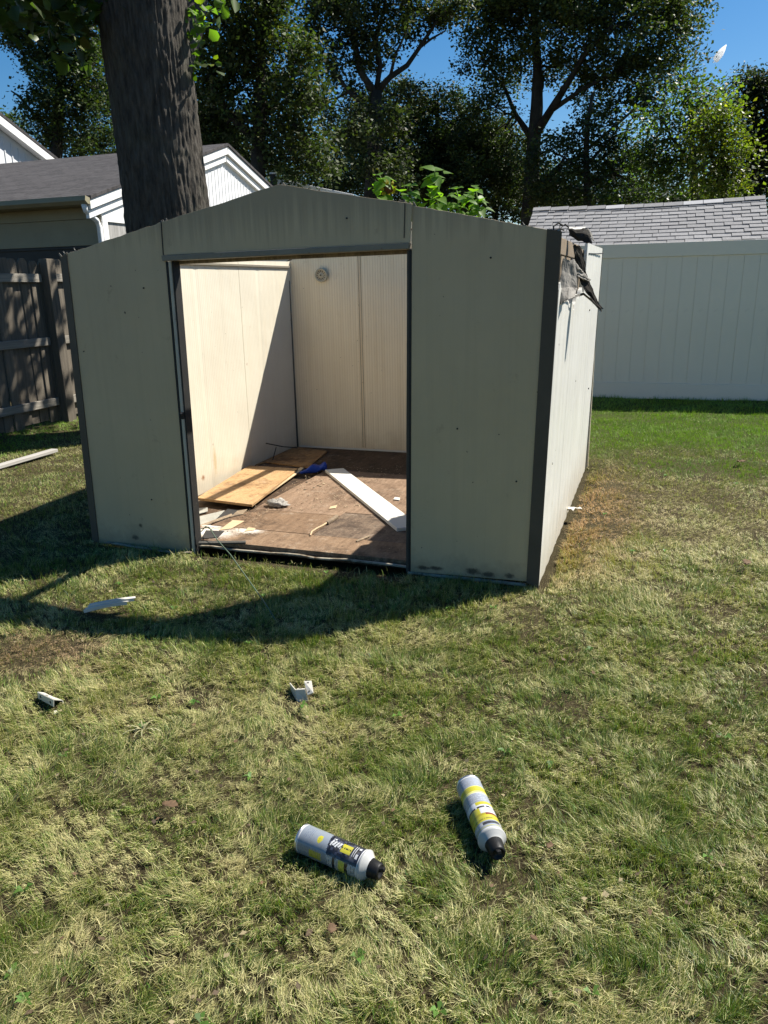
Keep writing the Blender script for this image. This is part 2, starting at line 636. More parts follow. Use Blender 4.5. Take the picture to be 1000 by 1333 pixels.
    c = c * (1 - 0.62 * lush) + np.array([0.18, 0.34, 0.022]) * (0.5 + 0.9 * rng.random(n))[:, None] * 0.62 * lush
    return V, np.clip(c, 0, 1)


def make_grass():
    V1, c1 = blades(5, 29000.0, 2.1, 1.65, 4.6, True, 1.0, 1.0, 0.0)
    V2, c2 = blades(6, 66000.0, 2.1, 1.8, 13.5, False, 0.85, 0.95, 0.14)
    n1, n2 = len(V1), len(V2)
    F1 = (np.arange(n1)[:, None] * 5 + np.array([0, 1, 2, 3, 3, 2, 4])).ravel()
    F2 = (n1 * 5 + np.arange(n2)[:, None] * 3 + np.array([0, 1, 2])).ravel()
    lt = np.concatenate([np.tile([4, 3], n1), np.full(n2, 3)])
    g = mesh_np('grass', np.concatenate([V1.reshape(-1, 3), V2.reshape(-1, 3)]), np.concatenate([F1, F2]), lt,
                leafy('grass blades', None, 0.5, 0.20, (1.4, 1.6, 0.7), 0.35), np.concatenate([np.repeat(c1, 5, 0), np.repeat(c2, 3, 0)]))
    tag(g, 'patchy half dried mown grass over the whole yard', 'grass', kind='stuff')
    print('blades', n1, n2)


make_grass()

# ================================================================== SHED
CREAM_BOUNCE = (0.82, 0.72, 0.52)  # back wall: same cream paint as the left, warm floor bounce put in
WHITE = (0.64, 0.592, 0.475)  # left wall: same cream paint, toned apart for direct sun
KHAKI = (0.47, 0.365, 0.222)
RUST = (0.24, 0.09, 0.025)
DRIP = (0.34, 0.27, 0.16)
M = {}
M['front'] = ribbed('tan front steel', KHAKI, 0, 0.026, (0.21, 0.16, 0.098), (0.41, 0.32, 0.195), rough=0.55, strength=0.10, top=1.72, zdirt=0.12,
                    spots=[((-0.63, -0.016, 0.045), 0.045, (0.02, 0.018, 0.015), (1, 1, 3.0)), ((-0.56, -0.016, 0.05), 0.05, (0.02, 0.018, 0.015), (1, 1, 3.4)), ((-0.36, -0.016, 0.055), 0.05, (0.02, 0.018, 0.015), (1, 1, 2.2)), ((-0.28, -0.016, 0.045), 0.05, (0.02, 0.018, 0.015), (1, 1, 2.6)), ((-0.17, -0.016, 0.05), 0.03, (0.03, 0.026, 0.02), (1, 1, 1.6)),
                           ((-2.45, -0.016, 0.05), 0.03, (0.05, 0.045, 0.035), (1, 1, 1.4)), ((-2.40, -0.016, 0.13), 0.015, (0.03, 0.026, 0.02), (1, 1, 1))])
M['left_in'] = ribbed('cream steel inside', WHITE, 1, 0.024, (0.45, 0.36, 0.24), (0.60, 0.52, 0.38), strength=0.35, rib_shade=0.10,
                      spots=[((-2.69, 1.127, 0.131), 0.028, RUST, (1, 1, 1)), ((-2.69, 1.30, 0.354), 0.016, (0.16, 0.08, 0.03), (1, 1, 1)),
                             ((-2.69, 1.31, 0.22), 0.13, (0.5, 0.40, 0.24), (1, 4.5, 1)), ((-2.69, 1.9, 0.9), 0.02, RUST, (1, 1, 1))])
M['back_in'] = ribbed('cream steel with bounce tint', CREAM_BOUNCE, 0, 0.024, (0.50, 0.37, 0.22), (0.64, 0.52, 0.33), strength=0.9, rib_shade=0.28,
                      spots=[((-2.45, 2.77, 1.0), 0.018, RUST, (1, 1, 1)), ((-2.36, 2.77, 1.47), 0.02, (0.3, 0.2, 0.1), (1, 1, 1))])
M['right_out'] = ribbed('white side steel', (0.64, 0.63, 0.58), 1, 0.045, (0.42, 0.36, 0.25), (0.50, 0.48, 0.40), rough=0.4, strength=0.15, rib_shade=0.14,
                        zdirt=0.30)
M['trim'] = paint('brown grey corner trim', (0.088, 0.072, 0.053), 0.7, 0.15, 5, 0.06, dirt=(0.16, 0.13, 0.10), dirt_lo=0.64)
M['track'] = paint('grey track', (0.20, 0.180, 0.140), 0.45, 0.15, 8, 0.06, dirt=(0.12, 0.07, 0.04), dirt_lo=0.6)
M['jamb_white'] = paint('chalky white channel', (0.42, 0.385, 0.31), 0.5, 0.12, 6, 0.06, dirt=(0.25, 0.15, 0.08), dirt_lo=0.62, stretch=(1, 1, .3))
M['sill'] = paint('muddy sill track', (0.30, 0.27, 0.21), 0.55, 0.2, 3, 0.1, dirt=(0.09, 0.065, 0.04), dirt_lo=0.47)
M['seam'] = paint('grimy seam', (0.20, 0.145, 0.085), 0.8, 0.2, 5)
M['black'] = paint('black rubber', (0.022, 0.022, 0.021), 0.6, 0.2, 9, 0.1, dirt=(0.08, 0.07, 0.055), dirt_lo=0.6)
M['dark_edge'] = paint('dark jamb', (0.06, 0.057, 0.05), 0.55, 0.2, 6, 0.1, dirt=(0.16, 0.11, 0.07), dirt_lo=0.63)
M['scrap'] = paint('torn pale sheet metal', (0.22, 0.205, 0.18), 0.8, 0.25, 5, 0.1, 40, dirt=(0.10, 0.09, 0.08), dirt_lo=0.5)
M['tar'] = paint('black tar paper', (0.030, 0.027, 0.023), 0.95, 0.3, 9, 0.25, 60, dirt=(0.16, 0.145, 0.125), dirt_lo=0.58)
M['tar'].node_tree.nodes['Principled BSDF'].inputs['Specular IOR Level'].default_value = 0.05
M['rotwood'] = wood('weathered torn wood', (0.12, 0.085, 0.055), (0.36, 0.27, 0.17), 2, dark=(0.07, 0.05, 0.035), dlo=0.56)
M['whiteboard'] = paint('white painted board', (0.60, 0.58, 0.52), 0.55, 0.06, 5, 0.08, 60, dirt=(0.48, 0.46, 0.42), dirt_lo=0.62)
M['zinc'] = paint('painted steel scrap', (0.56, 0.53, 0.46), 0.4, 0.1, 9, 0.05, dirt=(0.3, 0.24, 0.16), dirt_lo=0.65)

shed = thing('metal_shed', 'roofless tan and white steel garden shed with an open doorway and torn top corner', 'shed', (-1.37, 1.4, 0))


def seg_top(x):
    """height of the gable line over x"""
    return 1.969 - 0.203 * abs(x + 1.347) if x > -1.347 else 1.969 - 0.2045 * abs(x + 1.347)


def front_poly(x0b, x0t, x1b, x1t, z0, z1, top0, top1, y0, y1, mat, name, bevel=0.002, extra=(), jag=0.0, seed=1):
    rnd = random.Random(seed)
    pts = [(x0b, y0, z0), (x1b, y0, z1)]
    n = 26
    top = []
    for i in range(n + 1):
        t = 1 - i / n
        x = x0t + (x1t - x0t) * t
        z = top0 + (top1 - top0) * t
        if extra:
            z = np.interp(x, *extra)
        top.append((x, y0, z + (rnd.random() - 0.5) * jag))
    mb = MB()
    mb.prism(pts + top, (0, y1 - y0, 0))
    return mb.build(name, mat, shed, bevel)


front_poly(-2.727, -2.680, -2.066, -2.043, -0.012, -0.030, 1.692, 1.829, -0.016, 0.0, M['front'], 'front_panel', jag=0.005, seed=2)
front_poly(-0.708, -0.676, -0.079, -0.046, 0.016, 0.028, 1.843, 1.711, -0.016, 0.0, M['front'], 'front_panel', jag=0.003, seed=3)
gx = ([-2.041, -1.60, -1.347, -1.1, -0.672], [1.829, 1.917, 1.974, 1.922, 1.851])
front_poly(-2.052, -2.041, -0.684, -0.672, 1.664, 1.679, 1.83, 1.85, -0.026, -0.018, M['front'], 'gable_panel', extra=gx, jag=0.004, seed=4)
# overlapping seam lips and screws on the front
mb = MB()
mb.bar((-0.712, -0.028, 1.70), (-0.706, -0.028, 1.853), 0.004, 0.004, (0, 1, 0))
mb.build('seam_lip', M['trim'], shed)
mb = MB()
mb.bar((-2.048, -0.0275, 1.665), (-2.042, -0.0275, 1.828), 0.004, 0.004, (0, 1, 0))
mb.build('seam_lip', M['black'], shed)
scr = None
for (sx_, sz_) in [(-2.20, 1.50), (-0.30, 1.60), (-0.45, 0.80), (-2.30, 0.30), (-1.0, 1.80), (-0.15, 0.55)]:
    if scr is None:
        mb = MB()
        mb.tube([(sx_, -0.014, sz_), (sx_, -0.021, sz_)], [0.005, 0.004], 8)
        scr = mb.build('screw', M['black'], shed)
        s0 = (sx_, sz_)
    else:
        yo = -0.010 if sz_ > 1.75 else 0
        share(scr, 'screw', (sx_ - s0[0], yo, sz_ - s0[1]), shed)

# lintel track under the gable
mb = MB()
mb.hexa([(-2.055, -0.034, 1.634), (-0.690, -0.034, 1.650), (-0.690, 0.04, 1.650), (-2.055, 0.04, 1.634),
         (-2.058, -0.034, 1.663), (-0.684, -0.034, 1.678), (-0.684, 0.04, 1.678), (-2.058, 0.04, 1.663)])
lintel = mb.build('lintel', M['track'], shed, 0.003)
mb = MB()
mb.hexa([(-2.05, 0.045, 1.618), (-0.69, 0.045, 1.632), (-0.69, 0.075, 1.632), (-2.05, 0.075, 1.618),
         (-2.05, 0.045, 1.66), (-0.69, 0.045, 1.672), (-0.69, 0.075, 1.672), (-2.05, 0.075, 1.66)])
mb.build('track_rail', M['rotwood'], shed, 0.002)

# door jambs
mb = MB()
def jamb(xb0, xb1, xt0, xt1, y0, y1, z0=-0.03, z1=1.632):
    return MB().hexa([(xb0, y0, z0), (xb1, y0, z0 - 0.01), (xb1, y1, z0 - 0.01), (xb0, y1, z0), (xt0, y0, z1), (xt1, y0, z1), (xt1, y1, z1), (xt0, y1, z1)])
jamb(-2.066, -2.055, -2.043, -2.030, -0.022, 0.05).build('jamb_seal', M['black'], shed, 0.002)
jamb(-2.054, -2.036, -2.029, -2.012, -0.020, 0.045).build('door_jamb', M['jamb_white'], shed, 0.003)
jamb(-2.036, -2.028, -2.012, -2.002, -0.012, 0.05).build('jamb_seal', M['black'], shed, 0.002)
mb = MB()
mb.box((-2.038, -0.026, 0.79), (-2.022, -0.012, 0.83))
mb.tube([(-2.030, -0.026, 0.82), (-2.030, -0.042, 0.82)], 0.009, 10)
mb.build('latch', M['black'], shed, 0.002)
jamb(-0.712, -0.700, -0.690, -0.678, -0.019, 0.05, 0.01, 1.648).build('jamb_seal', M['black'], shed, 0.002)
jamb(-0.728, -0.712, -0.704, -0.690, -0.012, 0.05, 0.01, 1.648).build('door_jamb', M['dark_edge'], shed, 0.002)

# corner trims
def trim(b0, b1, t0, t1):
    """strip of folded steel from edge (b0..t0) to edge (b1..t1)"""
    mb = MB()
    n = 10
    vs, fs = [], []
    for i in range(n + 1):
        t = i / n
        for a, b in ((b0, t0), (b1, t1)):
            p = Vector(a).lerp(Vector(b), t)
            vs.append(p)
    fs = [(2 * i, 2 * i + 1, 2 * i + 3, 2 * i + 2) for i in range(n)]
    mb.add(vs, fs)
    return mb.build('corner_trim', M['trim'], shed, thick=0.004)
trim((-2.792, 0.006, -0.004), (-2.725, -0.020, -0.010), (-2.748, 0.006, 1.678), (-2.679, -0.020, 1.694))
trim((-0.082, -0.020, 0.025), (-0.018, -0.034, 0.006), (-0.049, -0.020, 1.714), (0.017, -0.020, 1.700))
trim((-2.792, 0.004, -0.004), (-2.780, 0.07, -0.004), (-2.748, 0.004, 1.678), (-2.735, 0.07, 1.678))
trim((-0.03, 2.83, -0.02), (-0.02, 2.77, -0.02), (0.008, 2.83, 1.735), (0.016, 2.77, 1.735))
trim((-2.77, 2.83, -0.01), (-2.70, 2.83, -0.01), (-2.74, 2.83, 1.71), (-2.67, 2.83, 1.74))
# bits of bent flashing and screws left along the front's top edge
rnd = random.Random(11)
bit = None
mb = MB()
for i in range(26):
    x = rnd.choice([rnd.uniform(-2.74, -2.66), rnd.uniform(-2.07, -2.02), rnd.uniform(-0.74, -0.66), rnd.uniform(-0.06, 0.01), rnd.uniform(-2.7, 0)])
    z = float(np.interp(x, [-2.748, -2.68, -2.041, -1.347, -0.675, -0.046, 0.02], [1.678, 1.692, 1.829, 1.969, 1.845, 1.711, 1.696]))
    a = rnd.uniform(-.02, .02)
    mb.add([(x, -0.012, z - .004), (x + .012, -0.012, z - .004), (x + .010 + a, -0.016, z + rnd.uniform(.003, .016)), (x + a, -0.010, z + rnd.uniform(.004, .018))], [(0, 1, 2, 3)])
tag(mb.build('torn_edge', M['scrap'], shed, thick=0.002), kind='stuff')


# side and back walls: panels of pressed steel, each a few broad ribs
def wall_panel(c00, c10, c01, c11, a, b, mat, ribs=(), th=0.012, out=None, topf=None, name='wall_panel', n=24):
    """patch between corners (bottom start, bottom end, top start, top end), from fraction a to b along its length"""
    c00, c10, c01, c11 = map(Vector, (c00, c10, c01, c11))
    nrm = (c10 - c00).cross(c01 - c00).normalized()
    vs, fs = [], []
    us = sorted(set([a, b] + [a + (b - a) * i / n for i in range(n + 1)]))
    for u in us:
        p0, p1 = c00.lerp(c10, u), c01.lerp(c11, u)
        if topf:
            p1 = Vector((p1.x, p1.y, topf(p1)))
        h = 0.0
        for r in ribs:
            e = abs((u - a) / (b - a) - r[0]) / r[1]
            if e < 1:
                h += r[2] * (1 - e * e)
        for side in (0, 1):
            for p in (p0, p1):
                vs.append(p + nrm * (h - side * th))
    k = len(us)
    for i in range(k - 1):
        o, q = i * 4, (i + 1) * 4
        fs += [(o, q, q + 1, o + 1), (o + 2, o + 3, q + 3, q + 2), (o + 1, q + 1, q + 3, o + 3), (o, o + 2, q + 2, q)]
    fs += [(0, 1, 3, 2), ((k - 1) * 4, (k - 1) * 4 + 2, (k - 1) * 4 + 3, (k - 1) * 4 + 1)]
    return MB().add(vs, fs).build(name, mat, shed)


# left wall, seen from the inside: normal faces +x
BL0, BL1, TL0, TL1 = (-2.70, 0.02, -0.01), (-2.70, 2.79, 0.0), (-2.695, 0.02, 1.668), (-2.69, 2.79, 1.712)
for i in range(3):
    wall_panel(BL1, BL0, TL1, TL0, i / 3 + .0008, (i + 1) / 3 - .0008, M['left_in'], th=0.02,
               ribs=[(0.02, 0.012, 0.006), (0.34, 0.008, 0.003), (0.67, 0.008, 0.003), (0.98, 0.012, 0.006)])
# back wall panels, normal faces -y, gable topped
def back_top(p):
    return 1.98 - 0.2 * abs(p.x + 1.36)
seams = [-2.70, -2.012, -1.345, -0.68, 0.0]
for i in range(4):
    a, b = (seams[i] + 2.70) / 2.70, (seams[i + 1] + 2.70) / 2.70
    wall_panel((-2.70, 2.79, -0.01), (0.0, 2.79, -0.01), (-2.70, 2.79, 1.7), (0.0, 2.79, 1.7), a + .0001, b - .0001, M['back_in'], th=0.02,
               ribs=[(0.022, 0.012, -0.006), (0.978, 0.012, -0.006)], topf=back_top)
MB().box((-2.689, 2.752, 0.03), (-2.671, 2.772, 1.70)).build('corner_post', M['dark_edge'], shed, 0.002)
mb = MB()
mb.box((-2.65, 2.742, 0.012), (-0.03, 2.768, 0.055))
mb.build('bottom_rail', M['zinc'], shed, 0.003)
mb = MB()
mb.box((-2.688, 0.06, 1.655), (-2.655, 2.76, 1.672))
mb.build('top_rail', M['track'], shed, 0.002)
for x_ in seams[1:-1]:
    for dx_ in (-.010, .012):
        MB().box((x_ + dx_ - .002, 2.7875, 0.06), (x_ + dx_ + .002, 2.7897, back_top(Vector((x_, 0, 0))) - .01)).build('seam_lip', M['seam'], shed)
# vent disc on the back wall
mb = MB()
C_ = Vector((-2.362, 2.758, 1.588))
ring = lambda r, y: [(C_.x + r * math.cos(t * math.pi / 14), y, C_.z + r * math.sin(t * math.pi / 14)) for t in range(28)]
prof = [(0.060, 2.768), (0.060, 2.760), (0.055, 2.755), (0.047, 2.757), (0.045, 2.761), (0.020, 2.760), (0.012, 2.754), (0.002, 2.753)]
vs = sum([ring(r, y) for r, y in prof], [])
fs = [(j * 28 + k, j * 28 + (k + 1) % 28, (j + 1) * 28 + (k + 1) % 28, (j + 1) * 28 + k) for j in range(len(prof) - 1) for k in range(28)]
vent = MB().add(vs, fs).build('vent_disc', paint('vent plastic', (0.50, 0.44, 0.31), 0.5, 0.12, 20, dirt=(0.2, 0.14, 0.08), dirt_lo=0.6), shed, smooth=True)
mb = MB()
for k in range(12):
    t = k * math.pi / 6
    mb.bar(C_ + Vector((math.cos(t) * .026, 0.000, math.sin(t) * .026)), C_ + Vector((math.cos(t) * .042, 0.000, math.sin(t) * .042)), 0.004, 0.004, (0, 1, 0))
mb.build('vent_slot', M['black'], vent)
MB().tube([(C_.x, 2.752, C_.z), (C_.x, 2.748, C_.z)], 0.007, 8).build('screw', M['black'], vent)

# right wall: outside normal +x
RB0, RB1, RT0, RT1 = (-0.022, -0.026, 0.012), (-0.022, 2.80, -0.02), (0.014, -0.012, 1.692), (0.014, 2.80, 1.732)
TEAR = 1.42
def torn_top(p):
    y = p.y
    z = 1.40 + 0.03 * math.sin(y * 7.0) + 0.02 * math.sin(y * 23 + 1) + 0.012 * math.sin(y * 61)
    return z + (0.05 if y < 0.14 else 0)
edges = [0.0, 0.25, 0.50, 0.75, 1.0]
for i in range(4):
    tf = torn_top if edges[i + 1] < 0.51 else None
    wall_panel(RB0, RB1, RT0, RT1, edges[i] + .0001, edges[i + 1] - .0001, M['right_out'], th=0.018, topf=tf,
               ribs=[(0.03, 0.03, 0.003), (0.30, 0.10, 0.003), (0.55, 0.10, 0.003), (0.80, 0.10, 0.003)], n=60)
# timber behind the torn skin
MB().box((-0.085, 0.05, 1.612), (-0.012, 1.18, 1.690)).build('top_plate', M['rotwood'], shed, 0.004)
MB().box((-0.085, 1.26, 1.600), (-0.010, 1.66, 1.675)).build('top_plate', M['rotwood'], shed, 0.004)
for y0, y1 in ((0.30, 0.72), (0.80, 1.02), (1.30, 1.40)):
    MB().hexa([(-0.07, y0, 1.30), (-0.03, y0 + .05, 1.32), (-0.03, y1, 1.30), (-0.07, y1, 1.30), (-0.05, y0 - .04, 1.61), (-0.016, y0, 1.61), (-0.016, y1, 1.61), (-0.05, y1, 1.61)]).build('backing_block', M['rotwood'], shed, 0.003)
MB().box((-0.10, 0.06, 1.28), (-0.092, 1.66, 1.60)).build('cavity_shade', M['tar'], shed)  # black sheet added to paint the cavity behind the tear dark


def crumple(fn, nu, nv, name, mat, amp, seed, thick=0.002, edge=0.0):
    """bent torn sheet: fn(u,v) gives the smooth sheet, noise crumples and tears it"""
    P_, N_ = [], []
    uu = [(i / nu, j / nv) for j in range(nv + 1) for i in range(nu + 1)]
    pts = np.array([fn(u, v) for u, v in uu])
    q = np.array(uu)
    for a in range(3):
        pts[:, a] += amp * ((fbm(q * 5 + a * 9.1, seed + a, 3) - 0.5) * 2)
    if edge:
        e = (fbm(np.stack([q[:, 0] * 11, q[:, 0] * 0 + 3.3], 1), seed + 8, 3) - 0.5)
        pts[:, 2] -= edge * e * q[:, 1]
    fs = [(j * (nu + 1) + i, j * (nu + 1) + i + 1, (j + 1) * (nu + 1) + i + 1, (j + 1) * (nu + 1) + i) for j in range(nv) for i in range(nu)]
    return MB().add(pts, fs).build(name, mat, shed, thick=thick)


def sighted(rows):
    """bent sheet through rows of points (u, v, y): each row runs along the sheet, rows go across it"""
    R = [[Vector(on(u, v, 1, y)) for u, v, y in r] for r in rows]

    def along(r, t):
        k = min(int(t * (len(r) - 1)), len(r) - 2)
        return r[k].lerp(r[k + 1], t * (len(r) - 1) - k)

    def fn(u, v):
        k = min(int(v * (len(R) - 1)), len(R) - 2)
        return tuple(along(R[k], u).lerp(along(R[k + 1], u), v * (len(R) - 1) - k))
    return fn


# grey skin flap bent out at the front corner, its foot catching the sun
crumple(sighted([[(733, 336, .10), (731, 352, .10), (729, 375, .08), (729.5, 393, .06)], [(741, 338, .14), (741, 356, .15), (741, 374, .13), (739, 390, .05)], [(749, 338, .2), (751, 356, .2), (751, 374, .2), (749, 386, .1)]]), 18, 14, 'torn_flap', M['scrap'], 0.006, 3)
# dark flap peeled diagonally down to a point
crumple(sighted([[(747, 320, .5), (750, 342, .52), (756, 370, .55), (764, 385, .55), (782, 404, .6)], [(752, 320, .55), (756, 342, .58), (763, 362, .6), (772, 382, .6), (783, 403, .62)], [(758, 322, .6), (762, 345, .62), (766, 362, .64), (772, 382, .65), (783.5, 402, .64)]]), 26, 14, 'torn_flap', M['tar'], 0.014, 5)
crumple(sighted([[(743, 343, .45), (748, 356, .48), (756, 362, .52), (767, 366, .6)], [(746, 335, .48), (754, 346, .5), (760, 354, .55), (769, 363, .62)]]), 20, 6, 'torn_flap', M['scrap'], 0.010, 9)
crumple(sighted([[(731, 397, .04), (739, 390, .3), (752, 386, .5), (760, 384, .6), (770, 393, .65), (783, 406, .7)], [(731, 394, .04), (739, 387.5, .3), (752, 383.5, .5), (760, 381, .6), (771, 390, .65), (783.5, 404, .7)]]), 30, 3, 'torn_edge', M['scrap'], 0.003, 13)
# curled black scrap on top
crumple(sighted([[(742, 307, .5), (741, 299, .5), (745, 296.5, .52), (748, 300, .55)], [(752, 312, .5), (750, 302, .5), (754, 299, .55), (757, 302, .6)], [(760, 315, .5), (761, 304, .5), (763, 296.5, .55), (765, 302, .6)], [(771, 317, .5), (769, 308, .52), (766, 299, .6), (768, 304, .65)]]), 18, 14, 'curled_scrap', M['tar'], 0.008, 17)
crumple(sighted([[(741, 297.5, .52), (747, 299, .6), (752, 298.6, .68), (758, 298, .78), (762.5, 296, .84)], [(741, 295.3, .56), (747, 296, .66), (752, 296, .74), (758, 295.6, .86), (763, 295, .92)]]), 14, 3, 'curled_scrap', M['zinc'], 0.003, 19)
crumple(sighted([[(764, 297, .9), (768, 304, .95), (772, 313, 1.0)], [(766, 297, .95), (770.5, 304, 1.0), (773.5, 314, 1.05)]]), 10, 3, 'curled_scrap', M['scrap'], 0.004, 23)
# wire stubs along the torn top edge
for (y, h) in ((0.0, .05), (0.06, .03), (0.26, .06)):
    MB().tube([(-0.02, y, 1.69), (-0.025, y + .01, 1.69 + h * .7), (-0.005, y + .03, 1.69 + h), (0.01, y + .05, 1.69 + h * .8)], 0.004, 6).build('loose_wire', M['black'], shed)
mb = MB()
mb.tube([(0.015, 1.5, 1.655), (0.02, 2.1, 1.672), (0.03, 2.6, 1.69)], 0.004, 6)
mb.build('loose_wire', M['black'], shed)
for (y, z) in ((2.2, 1.34), (1.9, 1.30), (0.2, 0.6), (1.2, 0.9), (2.4, 0.7), (0.14, 1.2)):
    xs_ = -0.021 + 0.0205 * z
    MB().tube([(xs_ - .004, y, z), (xs_ + .006, y, z)], 0.006, 8).build('screw', M['black'], shed)

# ridge beam still spanning gable to gable
MB().bar((-1.30, 2.78, 1.905), (-1.34, 0.02, 1.905), 0.055, 0.05).build('ridge_beam', M['track'], shed, 0.003)

# ------------------------------------------------------------------ shed floor
def plyboard(name, c1, c2, dark, dlo=0.55, white=None):
    t = NT(name)
    g = t.noise(30, 6, 0.75, (1, 0.12, 1))
    col = t.ramp(g, [(0.3, c1), (0.7, c2)])
    col = t.mix(t.mask(t.noise(4.5, 8, 0.75), dlo, dlo + 0.16), col, dark)
    col = t.mix(t.math('MULTIPLY', t.mask(t.noise(60, 5, 0.8), 0.56, 0.70), 0.7), col, sc(c2, 1.6))
    col = t.mix(t.math('MULTIPLY', t.mask(t.noise(2.6, 8, 0.8, off=(1, 6, 2)), 0.50, 0.62), 0.75), col, sc(dark, 0.8))
    col = t.mix(t.math('MULTIPLY', t.mask(t.noise(11, 8, 0.85, off=(5, 5, 3)), 0.55, 0.66), 0.5), col, (0.40, 0.33, 0.25))
    col = t.mix(t.math('MULTIPLY', t.mask(t.noise(23, 6, 0.8, off=(8, 2, 1)), 0.56, 0.64), 0.55), col, sc(dark, 0.7))
    if white:
        for p, rad in white:
            col = t.mix(t.math('MULTIPLY', t.spot(p, rad, 0.2, (1, 1.6, 1)), 0.85), col, (0.72, 0.69, 0.62))
    return t.done(col, 0.8, t.bump(t.noise(45, 6, 0.75), 0.5, 0.008), spec=0.2)


SO = (-1.37, 1.4, 0)
def loc(x, y, z):
    return (x, y, z)
M['f_dark'] = plyboard('floorboard with damp and painted shade', (0.045, 0.028, 0.016), (0.11, 0.066, 0.038), (0.02, 0.013, 0.009), 0.5)
M['f_red'] = plyboard('red brown floorboard', (0.115, 0.070, 0.041), (0.225, 0.145, 0.088), (0.055, 0.034, 0.021), 0.54)
M['f_brown'] = plyboard('worn brown floorboard', (0.15, 0.095, 0.060), (0.28, 0.19, 0.125), (0.085, 0.050, 0.030), 0.56)
M['f_front'] = plyboard('chalk stained floorboard', (0.14, 0.086, 0.052), (0.27, 0.18, 0.11), (0.06, 0.038, 0.025), 0.53, white=[((-2.05, 0.20, 0.05), 0.20), ((-1.85, 0.30, 0.05), 0.12), ((-2.12, 0.33, 0.05), 0.10)])
M['f_gritty'] = plyboard('gritty floorboard', (0.09, 0.060, 0.042), (0.20, 0.145, 0.10), (0.05, 0.035, 0.026), 0.5)


# floor materials use shed-local coordinates: shift the white spots
for nm in ('f_front',):
    for nd in M[nm].node_tree.nodes:
        if nd.type == 'MAPPING' and nd.vector_type == 'POINT' and tuple(nd.inputs['Scale'].default_value) == (1.0, 1.600000023841858, 1.0):
            l_ = nd.inputs['Location'].default_value
            nd.inputs['Location'].default_value = (l_[0] + SO[0] * 1, l_[1] + SO[1] * 1.6, l_[2])


def board(poly, z, th, mat, name='floor_board', tilt=0):
    pts = [(p[0], p[1], z + tilt * i) for i, p in enumerate(poly)]
    return MB().prism(pts, (0, 0, th)).build(name, mat, shed, 0.002)


MB().box((-2.67, 0.055, 0.000), (-0.03, 2.74, 0.020)).build('subfloor', M['f_dark'], shed)
board([(-2.66, 0.055), (-0.04, 0.060), (-0.04, 0.330), (-2.2, 0.326), (-2.66, 0.30)], 0.0215, 0.028, M['f_front'])
board([(-2.14, 0.334), (-1.435, 0.338), (-1.425, 0.74), (-2.05, 0.74)], 0.0215, 0.027, M['f_red'])
board([(-1.428, 0.337), (-0.04, 0.337), (-0.04, 0.84), (-1.418, 0.82)], 0.0215, 0.025, M['f_gritty'])
board([(-2.05, 0.746), (-1.42, 0.746), (-1.415, 0.826), (-0.04, 0.846), (-0.04, 1.92), (-2.02, 1.93)], 0.0215, 0.026, M['f_brown'])
board([(-2.66, 1.86), (-0.04, 1.93), (-0.04, 2.735), (-2.66, 2.735)], 0.0215, 0.024, M['f_dark'])  # back board coloured dark for the shadow of the back wall
# threshold: pale bent track along the doorway, dark gap below
mb = MB()
n = 14
pts = [(-2.04 + 1.33 * i / n, 0.030 + 0.010 * math.sin(i * 1.3), 0.018 + 0.010 * i / n + 0.003 * math.sin(i * 2.1)) for i in range(n + 1)]
for a, b in zip(pts[:-1], pts[1:]):
    mb.bar(a, b, 0.018, 0.010)
mb.build('threshold_track', M['sill'], shed, 0.002)
mb = MB()
pts = [(-2.66, -0.030, 0.004), (-2.55, -0.045, 0.008), (-2.40, -0.055, 0.003), (-2.25, -0.052, -0.004), (-2.12, -0.062, 0.0), (-2.035, -0.058, 0.008)]
for a, b in zip(pts[:-1], pts[1:]):
    mb.bar(a, b, 0.022, 0.008)
mb.build('bottom_track', M['sill'], shed, 0.003)
MB().box((-0.715, -0.024, 0.002), (-0.085, -0.004, 0.016)).build('bottom_track', M['sill'], shed, 0.003)

# ------------------------------------------------------------------ loose things in the shed
Z0 = 0.049
M['ply'] = plyboard('yellow plywood', (0.32, 0.19, 0.085), (0.46, 0.30, 0.15), (0.20, 0.11, 0.05), 0.54)
M['ply2'] = plyboard('brown plywood', (0.22, 0.115, 0.045), (0.36, 0.21, 0.09), (0.08, 0.04, 0.02), 0.52)  # same grain as the yellow sheet in a darker brown


def loose(name, poly, z, th, mat, label, cat, group=None, bevel=0.002):
    c = Vector((sum(p[0] for p in poly) / len(poly), sum(p[1] for p in poly) / len(poly), z))
    o = MB().prism([(p[0], p[1], z + (p[2] if len(p) > 2 else 0)) for p in poly], (0, 0, th)).build(name, mat, None, bevel, origin=tuple(c))
    return tag(o, label, cat, group)


def g3(u, v, z=0.06):
    return tuple(on(u, v, 2, z)[:2])


pA = [g3(256, 648, .075), g3(328, 657, .075), g3(388, 610, .075), g3(318, 606, .075)]
loose('plywood_sheet', [pA[0] + (0,), pA[1] + (0,), pA[2] + (0,), (-2.665, 1.80, 0)], 0.058, 0.018, M['ply'], 'bright yellow plywood sheet lying by the sunlit left wall of the shed', 'plywood')
loose('plywood_sheet', [g3(346, 601), g3(402, 608), g3(426, 587), (-2.665, 2.68), (-2.665, 1.90)], 0.0475, 0.012, M['ply2'], 'dark brown plywood sheet in the back left corner of the shed', 'plywood')
a, b, c_, d_ = [np.array(g3(u, v, .085)) for u, v in ((423, 609), (447, 607), (531, 669), (526, 678))]
dir_ = (c_ - b) / np.linalg.norm(c_ - b)
ext = dir_ * 0.22
loose('white_board', [tuple(a), tuple(b), tuple(c_ + ext), tuple(a + (c_ - b) + ext)], 0.0485, 0.022, M['whiteboard'], 'long white painted board lying diagonally across the shed floor', 'board')
